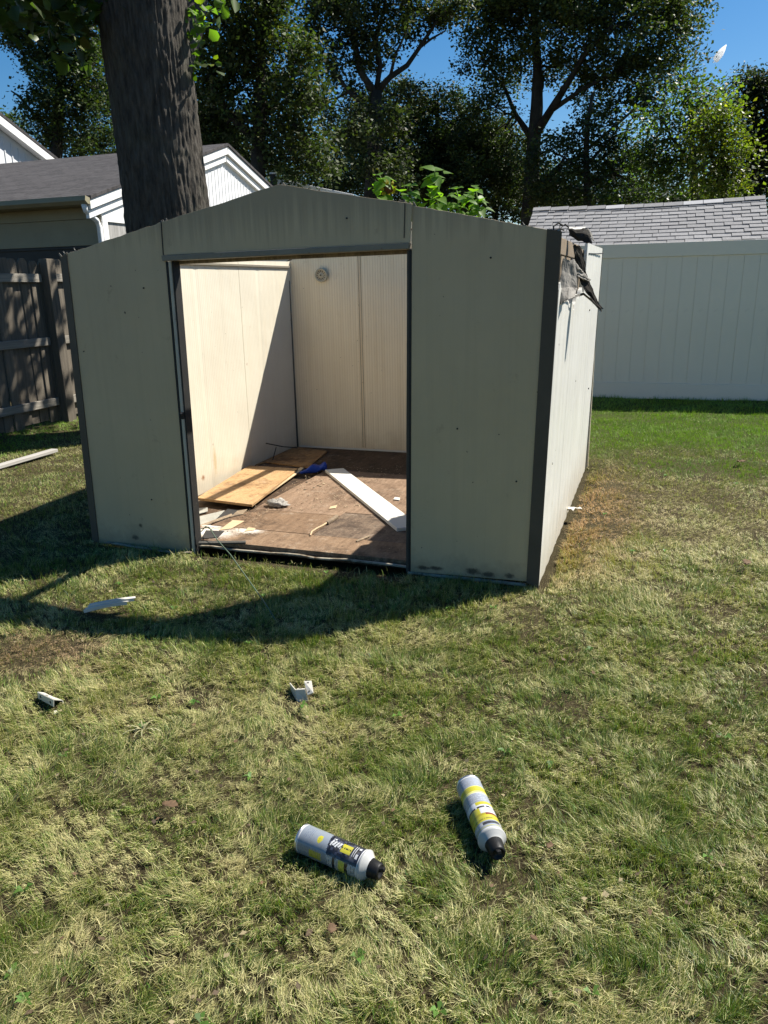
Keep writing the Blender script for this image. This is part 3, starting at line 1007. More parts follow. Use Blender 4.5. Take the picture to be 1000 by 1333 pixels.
# stripes of plywood splinter along the yellow sheet
M['splint'] = wood('pale split wood', (0.42, 0.30, 0.17), (0.62, 0.48, 0.30), 0)
M['felt'] = paint('grey roofing felt', (0.30, 0.29, 0.25), 0.85, 0.2, 8, 0.3, 50, dirt=(0.10, 0.09, 0.08), dirt_lo=0.58)
M['felt_dark'] = paint('black roofing felt', (0.035, 0.033, 0.031), 0.85, 0.25, 8, 0.3, 50, dirt=(0.12, 0.10, 0.08), dirt_lo=0.6)
loose('wood_strip', [g3(331, 652), g3(337, 651), g3(396, 609), g3(391, 608)], 0.05, 0.010, M['splint'], 'pale split wood strip along the edge of the yellow plywood', 'wood strip')
loose('felt_scrap', [g3(258, 683), g3(270, 681), g3(292, 659), g3(258, 667)], 0.026, 0.006, M['felt'], 'pale grey felt scrap by the door jamb in front of the yellow plywood', 'scrap')
loose('felt_scrap', [g3(275, 675), g3(297, 672), g3(316, 658), g3(296, 657)], 0.026, 0.006, M['felt_dark'], 'black felt scrap between the yellow plywood and the red floorboard', 'scrap')
loose('felt_scrap', [g3(258, 664), g3(270, 661), g3(270, 656), g3(258, 657)], 0.03, 0.006, M['felt'], 'small grey felt scrap tucked under the yellow plywood corner', 'scrap')
loose('wood_offcut', [g3(285, 689), g3(300, 687), g3(318, 677), g3(303, 676)], 0.05, 0.006, M['splint'], 'flat pale wood offcut on the red brown floorboard', 'offcut')
loose('wood_stick', [g3(425, 679), g3(428, 681), g3(441, 672), g3(438, 670)], 0.05, 0.014, M['rotwood'], 'short brown stick on the dark gritty floorboard', 'stick')
loose('white_chip', [g3(512, 649), g3(520, 650), g3(521, 647), g3(514, 646)], 0.05, 0.006, M['whiteboard'], 'small white chip on the floor behind the white board', 'chip')
loose('wood_stick', [g3(258, 707), g3(320, 706), g3(320, 703.5), g3(259, 704)], 0.05, 0.010, M['dark_edge'], 'thin dark stick lying along the doorway threshold', 'stick')
loose('wood_chip', [g3(428, 661), g3(437, 660), g3(439, 656), g3(430, 658)], 0.05, 0.004, M['splint'], 'curled pale wood chip in the middle of the shed floor', 'chip')

loose('felt_scrap', [g3(262, 700), g3(284, 698), g3(292, 690), g3(268, 689)], 0.05, 0.005, M['felt_dark'], 'black felt scrap lying on the white chalk stain by the door jamb', 'scrap')
loose('wood_offcut', [g3(300, 672), g3(316, 668), g3(322, 662), g3(309, 664)], 0.05, 0.007, M['rotwood'], 'broken brown wood offcut right of the black felt scrap', 'offcut')
loose('wood_strip', [g3(262, 679), g3(264, 681), g3(303, 667), g3(301, 665)], 0.034, 0.008, M['rotwood'], 'dark split wood strip lying across the grey felt scrap', 'wood strip')
loose('wood_chip', [g3(318, 690), g3(329, 689), g3(333, 686), g3(323, 685)], 0.05, 0.004, M['splint'], 'small pale wood chip on the red brown floorboard near the doorway', 'chip')
loose('wood_stick', [g3(463, 703), g3(465, 704), g3(482, 697), g3(480, 696)], 0.05, 0.008, M['rotwood'], 'thin brown stick near the shadowed front corner of the shed floor', 'stick')
# curved thin cane by the stick
mb = MB()
mb.tube([tuple(on(u, v, 2, .055)) for u, v in ((404, 697), (406, 692), (412, 688), (420, 684), (430, 678), (440, 672))], 0.005, 6)
tag(mb.build('bent_cane', M['splint'], origin=tuple(on(420, 684, 2, .05))), 'thin bent pale cane beside the short brown stick', 'cane')

# litter crumbs over the floor
rng = np.random.default_rng(8)
n = 3200
xx, yy = rng.uniform(-2.1, -0.1, n), rng.uniform(0.08, 2.2, n)
pk = fbm(np.stack([xx * 3, yy * 3], 1), 5, 3) > 0.47
xx, yy = xx[pk], yy[pk]
n = len(xx)
V = []
for i in range(n):
    s_, a_ = rng.uniform(.002, .008) * (2.2 if rng.random() < .06 else 1), rng.uniform(0, 6.3)
    e_ = s_ * rng.uniform(.3, .8)
    for dx, dy, dz in ((1, 0, 0), (0, 1, .004), (-1, 0, 0), (0, -1, .003)):
        V.append((xx[i] + s_ * dx * math.cos(a_) - e_ * dy * math.sin(a_), yy[i] + s_ * dx * math.sin(a_) + e_ * dy * math.cos(a_), 0.0505 + dz))
F = np.arange(4 * n)
cc = np.repeat(np.array([0.35, 0.27, 0.17]) * rng.uniform(.1, 1.35, (n, 1)), 4, 0)
t = NT('floor crumbs')
at_ = t.n('ShaderNodeAttribute', attribute_name='tint')
crumb_m = t.done(at_.outputs['Color'], 0.9)
tag(mesh_np('litter', np.array(V), F, np.full(n, 4), crumb_m, cc), 'wood crumbs and dirt scattered over the shed floor', 'litter', kind='stuff')

# grey rag
def lump(name, c, rx, ry, rz, seed, mat, amp=0.5, freq=3.0, nu=26, nv=14):
    vs, fs = [], []
    q = []
    for j in range(nv + 1):
        for i in range(nu):
            th, ph = 2 * math.pi * i / nu, math.pi * j / nv
            q.append((math.sin(ph) * math.cos(th), math.sin(ph) * math.sin(th), math.cos(ph)))
    q = np.array(q)
    f = 1 - amp / 2 + amp * fbm(q * freq + 10, seed, 3) + amp * 0.6 * (np.abs(fbm(q * freq * 2.3 + 4, seed + 5, 2) - 0.5) * 2 - .4)
    P_ = q * f[:, None] * np.array([rx, ry, rz]) + np.array(c)
    P_[:, 2] = np.maximum(P_[:, 2], c[2] - rz * 0.45)
    for j in range(nv):
        for i in range(nu):
            i2 = (i + 1) % nu
            fs.append((j * nu + i, (j + 1) * nu + i, (j + 1) * nu + i2, j * nu + i2))
    return MB().add(P_, fs).build(name, mat, None, smooth=True, origin=c)
rc = on(362, 656, 2, .065)
tag(lump('rag', (rc[0], rc[1], 0.067), 0.075, 0.055, 0.036, 4, paint('grey rag', (0.30, 0.28, 0.25), 0.9, 0.3, 20, 0.5, 60), 1.0, 3.4), 'small crumpled grey rag on the shed floor', 'rag')

# blue plastic scoop
M['blue'] = paint('blue plastic', (0.012, 0.04, 0.24), 0.35, 0.2, 12, 0.2, 30)
p0, p1 = Vector(on(390, 614, 2, .07)), Vector(on(421, 606.5, 2, .085))
ax_ = (p1 - p0)
sd_ = ax_.cross(Vector((0, 0, 1))).normalized()
def blue_fn(u, v):
    w_ = 0.010 + 0.048 * u ** 0.8
    th = (v - 0.5) * 4.4
    p = p0 + ax_ * u + sd_ * math.sin(th) * w_ + Vector((0, 0, 1)) * (math.cos(th) * w_ * 0.75 - 0.012 + 0.02 * math.sin(u * 9 + v * 7) * u)
    p.z = max(p.z, 0.052)
    return p
o = MB().grid(blue_fn, 14, 18).build('blue_scoop', M['blue'], None, smooth=True, thick=0.003, origin=(p0.x, p0.y, .05))
tag(o, 'bright blue crumpled plastic scoop at the far end of the white board', 'scoop')

# thin dark twig against the left wall
mb = MB()
mb.tube([tuple(on(387, 583, 2, .08)), (-2.55, 2.2, 0.16), tuple(on(346, 577, 0, -2.66))], 0.005, 5)
mb.tube([(-2.58, 2.14, 0.165), (-2.60, 2.1, 0.06)], 0.004, 5)
tag(mb.build('twig', M['black'], origin=(-2.5, 2.3, .05)), 'thin dark twig leaning in the back left corner of the shed', 'twig')

# ------------------------------------------------------------------ wire lying out of the doorway
mb = MB()
wp = [on(262, 688, 2, .10), on(272, 686, 2, .12), on(283, 703, 2, .09), on(300, 722, 2, .06), on(325, 757, 2, .035), on(345, 785, 2, .03), on(358, 806, 2, .012)]
mb.tube([tuple(p) for p in wp], 0.0032, 6)
mb.tube([tuple(on(262, 692, 2, .06)), tuple(on(268, 685, 2, .10)), tuple(on(276, 690, 2, .11))], 0.003, 6)
tag(mb.build('wire', paint('green wire', (0.09, 0.13, 0.09), 0.5), smooth=True, origin=tuple(wp[-1])), 'thin green wire sticking out of the doorway onto the lawn', 'wire')

# ================================================================== SCRAPS ON THE LAWN
def gz(x, y):
    return float(lawn_height(np.array([x]), np.array([y]))[0])


# two nested gutter strips
pa, pb = on(118, 799), on(178, 790)
t_ = thing('metal_strip', 'bent white metal strip doubled over on the lawn near the doorway shadow', 'metal strip', (pa[0], pa[1], 0.0))
for k, (off, z, bend, ln) in enumerate(((0.0, .046, .004, 1.0), (-0.03, .036, .006, 0.86))):
    mb = MB()
    A, B = Vector((pa[0], pa[1] + off, z)), Vector((pa[0] + (pb[0] - pa[0]) * ln, pa[1] + (pb[1] - pa[1]) * ln + off * .3, z + .004))
    n = 8
    pts = [A.lerp(B, i / n) + Vector((0, 0, bend * math.sin(i / n * math.pi))) for i in range(n + 1)]
    for p, q in zip(pts[:-1], pts[1:]):
        mb.bar(p, q, 0.024, 0.004)
        mb.bar(p + Vector((0, -.012, -.006)), q + Vector((0, -.012, -.006)), 0.004, 0.016)
    mb.build('strip', M['zinc'], t_)

# folded brackets
def plates(t, quads, holes):
    for q in quads:
        MB().add([on(u, v, 1, y) for u, v, y in q], [(0, 1, 2, 3)]).build('plate', M['zinc'], t, thick=0.003)
    for q, u_, v_ in holes:
        P_ = [Vector(on(u, v, 1, y)) for u, v, y in quads[q]]
        c = P_[0].lerp(P_[1], u_).lerp(P_[3].lerp(P_[2], u_), v_)
        nr = (P_[1] - P_[0]).cross(P_[3] - P_[0]).normalized()
        MB().tube([c - nr * .0025, c + nr * .0025], .0055, 8).build('bolt_hole', M['black'], t)


c1 = on(64, 924)
Y1 = float(c1[1])
t_ = thing('metal_bracket', 'folded white steel bracket like a small box in the grass nearest the dead brown patch', 'bracket', (c1[0], c1[1], 0.0), 'steel brackets dropped on the lawn')
plates(t_, [[(49, 901, Y1 + .05), (70, 911, Y1), (70, 920, Y1), (50, 909, Y1 + .05)],
            [(49, 901, Y1 + .05), (58, 902, Y1 + .10), (71, 909.5, Y1 + .05), (70, 911, Y1)],
            [(70, 911, Y1), (82, 912, Y1 + .07), (71, 908, Y1 + .09), (60, 903.5, Y1 + .10)],
            [(82, 912, Y1 + .07), (82, 924, Y1 + .05), (66, 916, Y1 + .11), (62, 904, Y1 + .11)],
            [(70, 926, Y1), (82, 922.5, Y1 + .05), (80, 928, Y1 + .01), (70, 931, Y1 - .02)]],
       [(0, .82, .55), (0, .2, .5), (1, .3, .5)])
c2 = on(392, 912)
Y2 = float(c2[1])
t_ = thing('metal_bracket', 'folded white steel bracket with upright tabs in the middle of the lawn', 'bracket', (c2[0], c2[1], 0.0), 'steel brackets dropped on the lawn')
plates(t_, [[(385, 898, Y2), (397, 897, Y2 + .01), (402, 915, Y2 + .01), (388, 920, Y2 - .01)],
            [(377.5, 889, Y2 + .07), (385, 898, Y2), (388, 920, Y2 - .01), (379, 905, Y2 + .07)],
            [(385, 898, Y2), (388, 896.5, Y2 + .05), (398, 896, Y2 + .06), (397, 897.5, Y2 + .01)],
            [(396, 887, Y2 + .07), (405.5, 886.5, Y2 + .07), (408, 902, Y2 + .0), (400.5, 905, Y2 + .0)]],
       [(3, .45, .18), (3, .5, .8), (2, .5, .4)])

# weathered plank far left
pa, pb = on(-60, 629), on(72, 590)
o = MB().bar((pa[0], pa[1], .03), (pb[0], pb[1], .03), 0.075, 0.03).build('plank', wood('grey plank', (0.30, 0.28, 0.25), (0.52, 0.50, 0.46), 1), None, 0.003, origin=(pa[0], pa[1], 0))
tag(o, 'narrow weathered plank lying in the grass before the wooden fence', 'plank')

# dead leaves
M['dead'] = paint('dead leaf', (0.11, 0.070, 0.040), 0.8, 0.3, 40, 0.3, 60)
M['pale'] = paint('pale weed', (0.30, 0.28, 0.15), 0.6, 0.2, 30)


def leaf_mesh(c, ln, wd, az, seed, droop=0.3):
    rnd = random.Random(seed)
    vs, fs = [], []
    n = 8
    d = Vector((math.cos(az), math.sin(az), 0))
    s = Vector((-d.y, d.x, 0))
    for i in range(n + 1):
        t = i / n
        w_ = wd * math.sin(math.pi * min(1, t * 0.95 + .05)) ** 0.7 * (0.75 + 0.5 * (i % 2))
        p = Vector(c) + d * ln * (t - .5) + Vector((0, 0, droop * ln * math.sin(t * 3.0 + seed)))
        vs += [p - s * w_ / 2 + Vector((0, 0, wd * .3 * rnd.random())), p, p + s * w_ / 2 + Vector((0, 0, wd * .3 * rnd.random()))]
    for i in range(n):
        o = i * 3
        fs += [(o, o + 1, o + 4, o + 3), (o + 1, o + 2, o + 5, o + 4)]
    return MB().add(vs, fs)


for k, (u, v, ln, lab) in enumerate(((222, 1048, .075, 'curled brown dead leaf on the lawn left of the lying cans'), (716, 1100, .04, 'small brown dead leaf right of the upright lying can'),
                                     (695, 1220, .03, 'tiny brown dead leaf near the bottom of the lawn'), (965, 600, .12, 'reddish dead leaf on the green grass before the white fence'),
                                     (432, 1208, .05, 'pale curled dead leaf below the black labelled can'), (748, 663, .14, 'white torn scrap at the foot of the white side wall'), (972, 732, .10, 'pale dry leaf on the right of the lawn'))):
    c = on(u, v, 2, .03)
    ln *= .7
    o = leaf_mesh((c[0], c[1], .028), ln, ln * .6, k * 1.3, k, .05).build('dead_leaf' if k != 5 else 'metal_scrap', M['dead'] if k != 5 else M['zinc'], None, smooth=True, thick=0.001, origin=tuple(c))
    tag(o, lab, 'leaf' if k != 5 else 'scrap')

# pale pulled weed
c = on(187, 955, 2, .02)
mb = MB()
rnd = random.Random(3)
for k in range(13):
    a_ = rnd.uniform(0, 6.28)
    L_ = rnd.uniform(.025, .075)
    pts = [Vector((c[0], c[1], .02)) + Vector((math.cos(a_), math.sin(a_), 0)) * L_ * t + Vector((0, 0, 0.012 + 0.016 * math.sin(t * 2.6))) for t in (0, .35, .7, 1)]
    for p, q in zip(pts[:-1], pts[1:]):
        mb.bar(p, q, 0.0035, 0.001)
tag(mb.build('weed', M['pale'], origin=(c[0], c[1], 0)), 'pale withered weed rosette lying on the lawn between the bracket and the cans', 'weed')


# broad-leaved weeds and brown flecks through the turf
def scatter(name, label, n, seed, make, mat):
    rng = np.random.default_rng(seed)
    V, F, lt, C = [], [], [], []
    k = 0
    while k < n:
        r = 1.1 + 7.5 * rng.random() ** 1.4
        a = math.atan2(CF[1], CF[0]) + rng.uniform(-.62, .62)
        x, y = CAM[0] + r * math.cos(a), CAM[1] + r * math.sin(a)
        if (-2.85 < x < .1 and -.1 < y < 2.9) or y > 6.9 or x < -6:
            continue
        k += 1
        make(rng, x, y, gz(x, y), V, F, lt, C)
    o = mesh_np(name, np.array(V), np.array(F), np.array(lt), mat, np.array(C))
    return tag(o, label, name, kind='stuff')


def weed_at(rng, x, y, z, V, F, lt, C):
    for q in range(rng.integers(4, 9)):
        a, L_, w_ = rng.uniform(0, 6.28), rng.uniform(.014, .030), rng.uniform(.004, .008)
        d, s_ = np.array([math.cos(a), math.sin(a), 0]), np.array([-math.sin(a), math.cos(a), 0])
        b = np.array([x, y, z + .012])
        o = len(V)
        V += [b, b + d * L_ * .5 + s_ * w_ + [0, 0, .016], b + d * L_ + [0, 0, .010], b + d * L_ * .5 - s_ * w_ + [0, 0, .016]]
        F += [o, o + 1, o + 2, o + 3]
        lt.append(4)
        C += [np.array([.075, .15, .025]) * rng.uniform(.7, 1.5)] * 4


def fleck_at(rng, x, y, z, V, F, lt, C):
    a, L_, w_ = rng.uniform(0, 6.28), rng.uniform(.008, .024), rng.uniform(.004, .010)
    d, s_ = np.array([math.cos(a), math.sin(a), rng.uniform(-.3, .3)]), np.array([-math.sin(a), math.cos(a), rng.uniform(-.5, .5)])
    b = np.array([x, y, z + rng.uniform(.015, .030)])
    o = len(V)
    V += [b - d * L_ / 2, b + s_ * w_, b + d * L_ / 2, b - s_ * w_ + [0, 0, .004]]
    F += [o, o + 1, o + 2, o + 3]
    lt.append(4)
    C += [np.array([[.14, .085, .045], [.26, .21, .12], [.09, .06, .035]][rng.integers(3)]) * rng.uniform(.6, 1.3)] * 4


scatter('weeds', 'small broad leaved weeds growing through the mown lawn', 60, 3, weed_at, leafy('weed leaf', None, .5, .3))
scatter('leaf_litter', 'tiny brown leaf flecks lying in the lawn', 420, 4, fleck_at, leafy('leaf fleck', None, .8, .1))

# ================================================================== SPRAY CANS
def spray_can(label, base, tip, design, roll, dia=0.076):
    base, tip = Vector(base), Vector(tip)
    t = thing('spray_can', label, 'spray can', base, 'empty spray cans on the lawn')
    ax = (tip - base).normalized()
    L = (tip - base).length
    s = ax.cross(Vector((0, 0, 1))).normalized()
    u = s.cross(ax)
    R = dia / 2

    def pt(th, z, r):
        return base + ax * z + (u * math.cos(th) + s * math.sin(th)) * r

    def lathe(prof, n=40):
        vs = [pt(2 * math.pi * k / n, z, r) for z, r in prof for k in range(n)]
        fs = [(j * n + k, (j + 1) * n + k, (j + 1) * n + (k + 1) % n, j * n + (k + 1) % n) for j in range(len(prof) - 1) for k in range(n)]
        fs.append(tuple(k for k in range(n)))
        return MB().add(vs, fs)
    body = 0.66 * L if L > .2 else .7 * L
    Lb = L * 0.775
    # printed body: a fine grid of print cells
    nth, nz = 96, 110
    z0_, z1_ = 0.006, Lb
    th = np.linspace(0, 2 * math.pi, nth, endpoint=False)
    zz = np.linspace(z0_, z1_, nz + 1)
    V = np.array([pt(a, z, R) for z in zz for a in th])
    F, Cc = [], []
    for j in range(nz):
        for k in range(nth):
            F.append((j * nth + k, (j + 1) * nth + k, (j + 1) * nth + (k + 1) % nth, j * nth + (k + 1) % nth))
            a = (k + .5) / nth * 360 - 180 - roll     # degrees from the top line, wraps
            a = (a + 180 + 180) % 360 - 180
            Cc.append(design((j + .5) / nz, a))
    F = np.array(F)
    me = bpy.data.meshes.new('label_print')
    me.from_pydata([tuple(Vector(p) - base) for p in V], [], F.tolist())
    me.polygons.foreach_set('use_smooth', [True] * len(me.polygons))
    at_ = me.attributes.new('print', 'FLOAT_COLOR', 'CORNER')
    c4 = np.ones((len(F) * 4, 4), np.float32)
    c4[:, :3] = np.repeat(np.array(Cc), 4, 0)
    at_.data.foreach_set('color', c4.ravel())
    tt = NT('printed can ' + label[:6])
    a_ = tt.n('ShaderNodeAttribute', attribute_name='print')
    cc_ = tt.mix(tt.math('MULTIPLY', tt.mask(tt.noise(38, 6, .8), .48, .70), .42), a_.outputs['Color'], (0.17, 0.16, 0.14))
    cc_ = tt.mix(tt.mask(tt.noise(75, 4, .8, (1, 1, 1), off=(3, 1, 2)), .67, .70), cc_, (0.40, 0.40, 0.38))
    me.materials.append(tt.done(cc_, tt.mask(tt.noise(30, 4, .7), .2, 1.3), tt.bump(tt.noise(25, 3), .15, .004)))
    o = bpy.data.objects.new('can_body', me)
    COL.objects.link(o)
    o.parent = t
    me_base = lathe([(0.0055, R * .995), (0.003, R * 1.03), (0.0, R * 1.02), (-0.001, R * .95), (0.004, R * .85), (0.012, R * .3), (0.013, 0.001)]).build('base_rim', M['can_rim'], t, smooth=True)
    lathe([(Lb - .001, R * 1.0), (Lb + .002, R * 1.05), (Lb + .006, R * 1.05), (Lb + .008, R * .98), (Lb + .010, R * .93), (Lb + .015, R * .80), (Lb + .019, R * .69), (Lb + .021, R * .66)]).build('shoulder', M['can_white'], t, smooth=True)
    cp = lathe([(Lb + .016, R * .63), (Lb + .018, R * .66), (L - .012, R * .57), (L - .008, R * .52), (L - .007, R * .40), (L - .012, R * .36), (L - .015, .001)]).build('nozzle_cap', M['cap'], t, smooth=True)
    mb = MB()
    mb.bar(pt(.3, L - .010, R * .3), pt(.1, L + .006, R * .42), .012, .010)
    mb.build('trigger', M['cap'], cp, 0.002)
    return t


M['can_rim'] = NT('can rim steel').done((0.55, 0.55, 0.55), 0.3, None, 0.9)
M['can_white'] = paint('can shoulder', (0.38, 0.38, 0.365), 0.3, 0.05, 20, 0.03)
M['cap'] = paint('black can cap', (0.012, 0.012, 0.012), 0.45, 0.2, 30, 0.1, 80, dirt=(0.07, 0.065, 0.06), dirt_lo=0.66)
YEL = (0.40, 0.37, 0.035)
GREY = (0.20, 0.228, 0.262)
BLK = (0.012, 0.013, 0.02)
WHT = (0.48, 0.49, 0.50)
_h = lambda i, j: ((i * 73856093) ^ (j * 19349663)) % 97 / 97.0


def can_black(s, a):
    """grey base, black camouflage front band with pale letters and yellow panels; small print"""
    if s < 0.02 or s > 0.985:
        return (0.5, 0.5, 0.5)
    front = -100 < a < 62
    if s < 0.46 + 0.0006 * a:
        c = GREY
        if front and (a - 20) ** 2 + ((s - 0.33) * 440) ** 2 < 17 ** 2:
            c = YEL
            if abs((s - 0.33) * 440 + 2) < 2.5 and 14 < a < 30 and _h(int(a // 2), 3) < .7:
                c = (0.25, 0.23, 0.02)
        elif front and 0.07 < s < 0.20 and -20 < a < 34 and int(s * 110) % 3 == 0 and _h(int(a // 3), int(s * 110)) < .72:
            c = (0.13, 0.15, 0.20)
        elif a >= 62 or a <= -100:
            c = sc(GREY, .85)
            if 70 < a < 105 and 0.22 < s < 0.42:
                c = sc(YEL, .8) if int(s * 110) % 4 else (0.2, 0.19, 0.05)
            elif int(s * 110) % 3 == 0 and _h(int(a // 3), int(s * 110)) < .6 and s > .06:
                c = (0.14, 0.15, 0.17)
        return c
    if front:
        c = BLK
        if _h(int((a + 90) // 11), int(s * 26)) < .30:
            c = (0.045, 0.05, 0.075)
        if 0.50 < s < 0.67 and 0 < a < 26:
            k = (s - 0.50 + a * 0.0012) / 0.043
            if (k % 1) > .28 and not (a % 13 > 10 and int(k) % 2):
                c = WHT
        if 0.51 < s < 0.56 and -12 < a < -5 and _h(int(s * 110), 5) < .8:
            c = WHT
        if 0.68 < s < 0.84 and -2 < a < 32:
            c = YEL
            if abs(a - 14) < 3 and _h(int(s * 110), 1) < .6:
                c = (0.05, 0.05, 0.02)
        if 0.86 < s < 0.90 and (a - 8) ** 2 < 26 ** 2 and not 0.872 < s < 0.892:
            c = WHT
        if 0.92 < s < 0.955 and (20 < a < 36 or -14 < a < -4):
            c = WHT
        return c
    c = (0.34, 0.35, 0.35)
    if a > 62:
        if 0.60 < s < 0.65:
            c = BLK
        elif 0.70 < s < 0.80:
            c = (0.45, 0.42, 0.05)
        elif 0.80 < s < 0.85:
            c = BLK
        elif int(s * 110) % 3 == 0 and _h(int(a // 3), int(s * 110)) < .65:
            c = (0.06, 0.06, 0.06)
    return c


def can_yellow(s, a):
    """grey can banded with yellow, small dark print"""
    if s < 0.02 or s > 0.985:
        return (0.52, 0.52, 0.52)
    c = (0.26, 0.285, 0.325)
    fr = -85 < a < 85
    if 0.20 < s < 0.34:
        c = YEL if (0.205 < s < 0.30) else (0.62, 0.60, 0.20)
    elif 0.30 < s < 0.35:
        c = WHT
    elif 0.52 < s < 0.575:
        c = YEL if a < 25 else (0.55, 0.57, 0.6)
    elif 0.60 < s < 0.63 and fr and _h(int(a // 7), 11) < .75:
        c = (0.03, 0.03, 0.035)
    elif 0.575 < s < 0.73:
        c = WHT if a < 20 else (YEL if s > .63 else (0.5, 0.52, 0.55))
    elif 0.73 < s < 0.765:
        c = (0.16, 0.045, 0.02) if a < 0 else (0.30, 0.26, 0.03)
    elif 0.765 < s < 0.865:
        c = YEL
        if 0.82 < s < 0.835 and _h(int(a // 3), 4) < .6:
            c = (0.2, 0.17, 0.02)
    elif 0.885 < s < 0.925:
        c = (0.04, 0.04, 0.05) if -50 < a < 30 else (0.4, 0.4, 0.4)
    elif 0.95 < s < 0.965:
        c = YEL
    if s < 0.19 and fr and int(s * 110) % 3 == 0 and 0.05 < s and _h(int(a // 3), int(s * 110)) < .6:
        c = (0.30, 0.33, 0.42)
    if 0.36 < s < 0.50 and fr and int(s * 110) % 4 == 0 and _h(int(a // 3), int(s * 110)) < .5:
        c = (0.40, 0.43, 0.50)
    return c


def can_at(b, t, z):
    p, q = on(*b, 2, z), on(*t, 2, z)
    return (p[0], p[1], z), (q[0], q[1], z - .002)


b_, t2_ = can_at((394, 1091), (499, 1136), 0.041)
spray_can('spray can with grey base and black camouflage front lying on the lawn', b_, t2_, can_black, 0)
b_, t2_ = can_at((610, 1023), (650, 1114), 0.041)
spray_can('grey spray can with yellow bands lying with its cap towards the camera', b_, t2_, can_yellow, 0)

# ================================================================== WHITE VINYL FENCE
M['vinyl'] = paint('white vinyl', (0.75, 0.685, 0.575), 0.45, 0.03, 1.5, 0.02, dirt=(0.66, 0.60, 0.505), dirt_lo=0.6)
FY = 7.1
vf = thing('vinyl_fence', 'tall white vinyl privacy fence along the back of the yard', 'fence', (0.7, FY, 0))
board0 = None
posts_x = [-6.40, -3.59, -0.78, 2.03, 4.84, 7.65]
for s_ in range(len(posts_x) - 1):
    x0, x1 = posts_x[s_] + 0.064, posts_x[s_ + 1] - 0.064
    MB().box((x0, FY - .03, 1.775), (x1, FY + .03, 1.945)).build('top_rail', M['vinyl'], vf, 0.006)
    MB().box((x0, FY - .03, -0.04), (x1, FY + .03, 0.185)).build('bottom_rail', M['vinyl'], vf, 0.006)
    nb = 15
    wdt = (x1 - x0) / nb
    for i in range(nb):
        xc = x0 + wdt * (i + .5)
        if board0 is None:
            mb = MB()
            hw = wdt / 2 - .0001
            pr = [(-hw, -.0088), (-hw + .0016, -.0088), (-hw + .0016, -.0145), (hw - .0016, -.0145), (hw - .0016, -.0088), (hw, -.0088), (hw, .012), (-hw, .012)]
            mb.prism([(xc + a, FY + b, 0.186) for a, b in pr], (0, 0, 1.588))
            board0 = mb.build('board', M['vinyl'], vf)
            xb = xc
        else:
            share(board0, 'board', (xc - xb, 0.0015 * ((i * 7) % 3 - 1), 0), vf)
for x in posts_x:
    p = MB().box((x - .0635, FY - .0635, -0.3), (x + .0635, FY + .0635, 1.98)).build('post', M['vinyl'], vf, 0.006)
    cp = MB().add([(x - .072, FY - .072, 1.981), (x + .072, FY - .072, 1.981), (x + .072, FY + .072, 1.981), (x - .072, FY + .072, 1.981),
                   (x - .072, FY - .072, 2.0), (x + .072, FY - .072, 2.0), (x + .072, FY + .072, 2.0), (x - .072, FY + .072, 2.0), (x, FY, 2.04)],
                  [(3, 2, 1, 0), (0, 1, 5, 4), (1, 2, 6, 5), (2, 3, 7, 6), (3, 0, 4, 7), (4, 5, 8), (5, 6, 8), (6, 7, 8), (7, 4, 8)]).build('post_cap', M['vinyl'], p)

# ================================================================== WOODEN FENCE (left)
M['picket'] = wood('weathered picket', (0.075, 0.062, 0.046), (0.20, 0.168, 0.125), 2, 0.85, 16, dark=(0.045, 0.037, 0.028), dlo=0.6, bump=0.5)
M['rail'] = wood('weathered rail', (0.16, 0.142, 0.115), (0.34, 0.31, 0.26), 1, 0.85, 16, bump=0.4)
wf = thing('wooden_fence', 'weathered grey wooden picket fence with rails and posts left of the shed', 'fence', (-6.25, 3.7, 0))
pk0 = None
rnd = random.Random(7)
yv = 0.6
while yv < 7.0:
    wdt = 0.132
    if pk0 is None:
        mb = MB()
        mb.prism([(-6.262, yv, 0.02), (-6.262, yv + wdt, 0.02), (-6.262, yv + wdt, 1.80), (-6.262, yv + wdt - .03, 1.845), (-6.262, yv + .03, 1.845), (-6.262, yv, 1.80)], (-0.018, 0, 0))
        pk0 = mb.build('picket', M['picket'], wf, 0.002)
        y0_ = yv
    else:
        share(pk0, 'picket', (rnd.uniform(-.003, .003), yv - y0_, rnd.uniform(-.025, .02)), wf, (rnd.uniform(-.004, .004), 0, rnd.uniform(-.01, .01)))
    yv += wdt + 0.006
for ya, yb in ((0.6, 3.64), (3.82, 7.0)):
    for z, dz in ((0.235, 0.008), (0.945, 0.0), (1.655, -0.005)):
        MB().hexa([(-6.26, ya, z - .045), (-6.215, ya, z - .045), (-6.215, yb, z - .045 + dz), (-6.26, yb, z - .045 + dz),
                   (-6.26, ya, z + .045), (-6.215, ya, z + .045), (-6.215, yb, z + .045 + dz), (-6.26, yb, z + .045 + dz)]).build('rail', M['rail'], wf, 0.004)
for y in (0.9, 3.73, 6.4):
    MB().hexa([(-6.255, y - .07, -.2), (-6.13, y - .07, -.2), (-6.13, y + .07, -.2), (-6.255, y + .07, -.2), (-6.255, y - .065, 1.86), (-6.14, y - .065, 1.86), (-6.14, y + .065, 1.86), (-6.255, y + .065, 1.86)]).build('post', M['picket'], wf, 0.006)

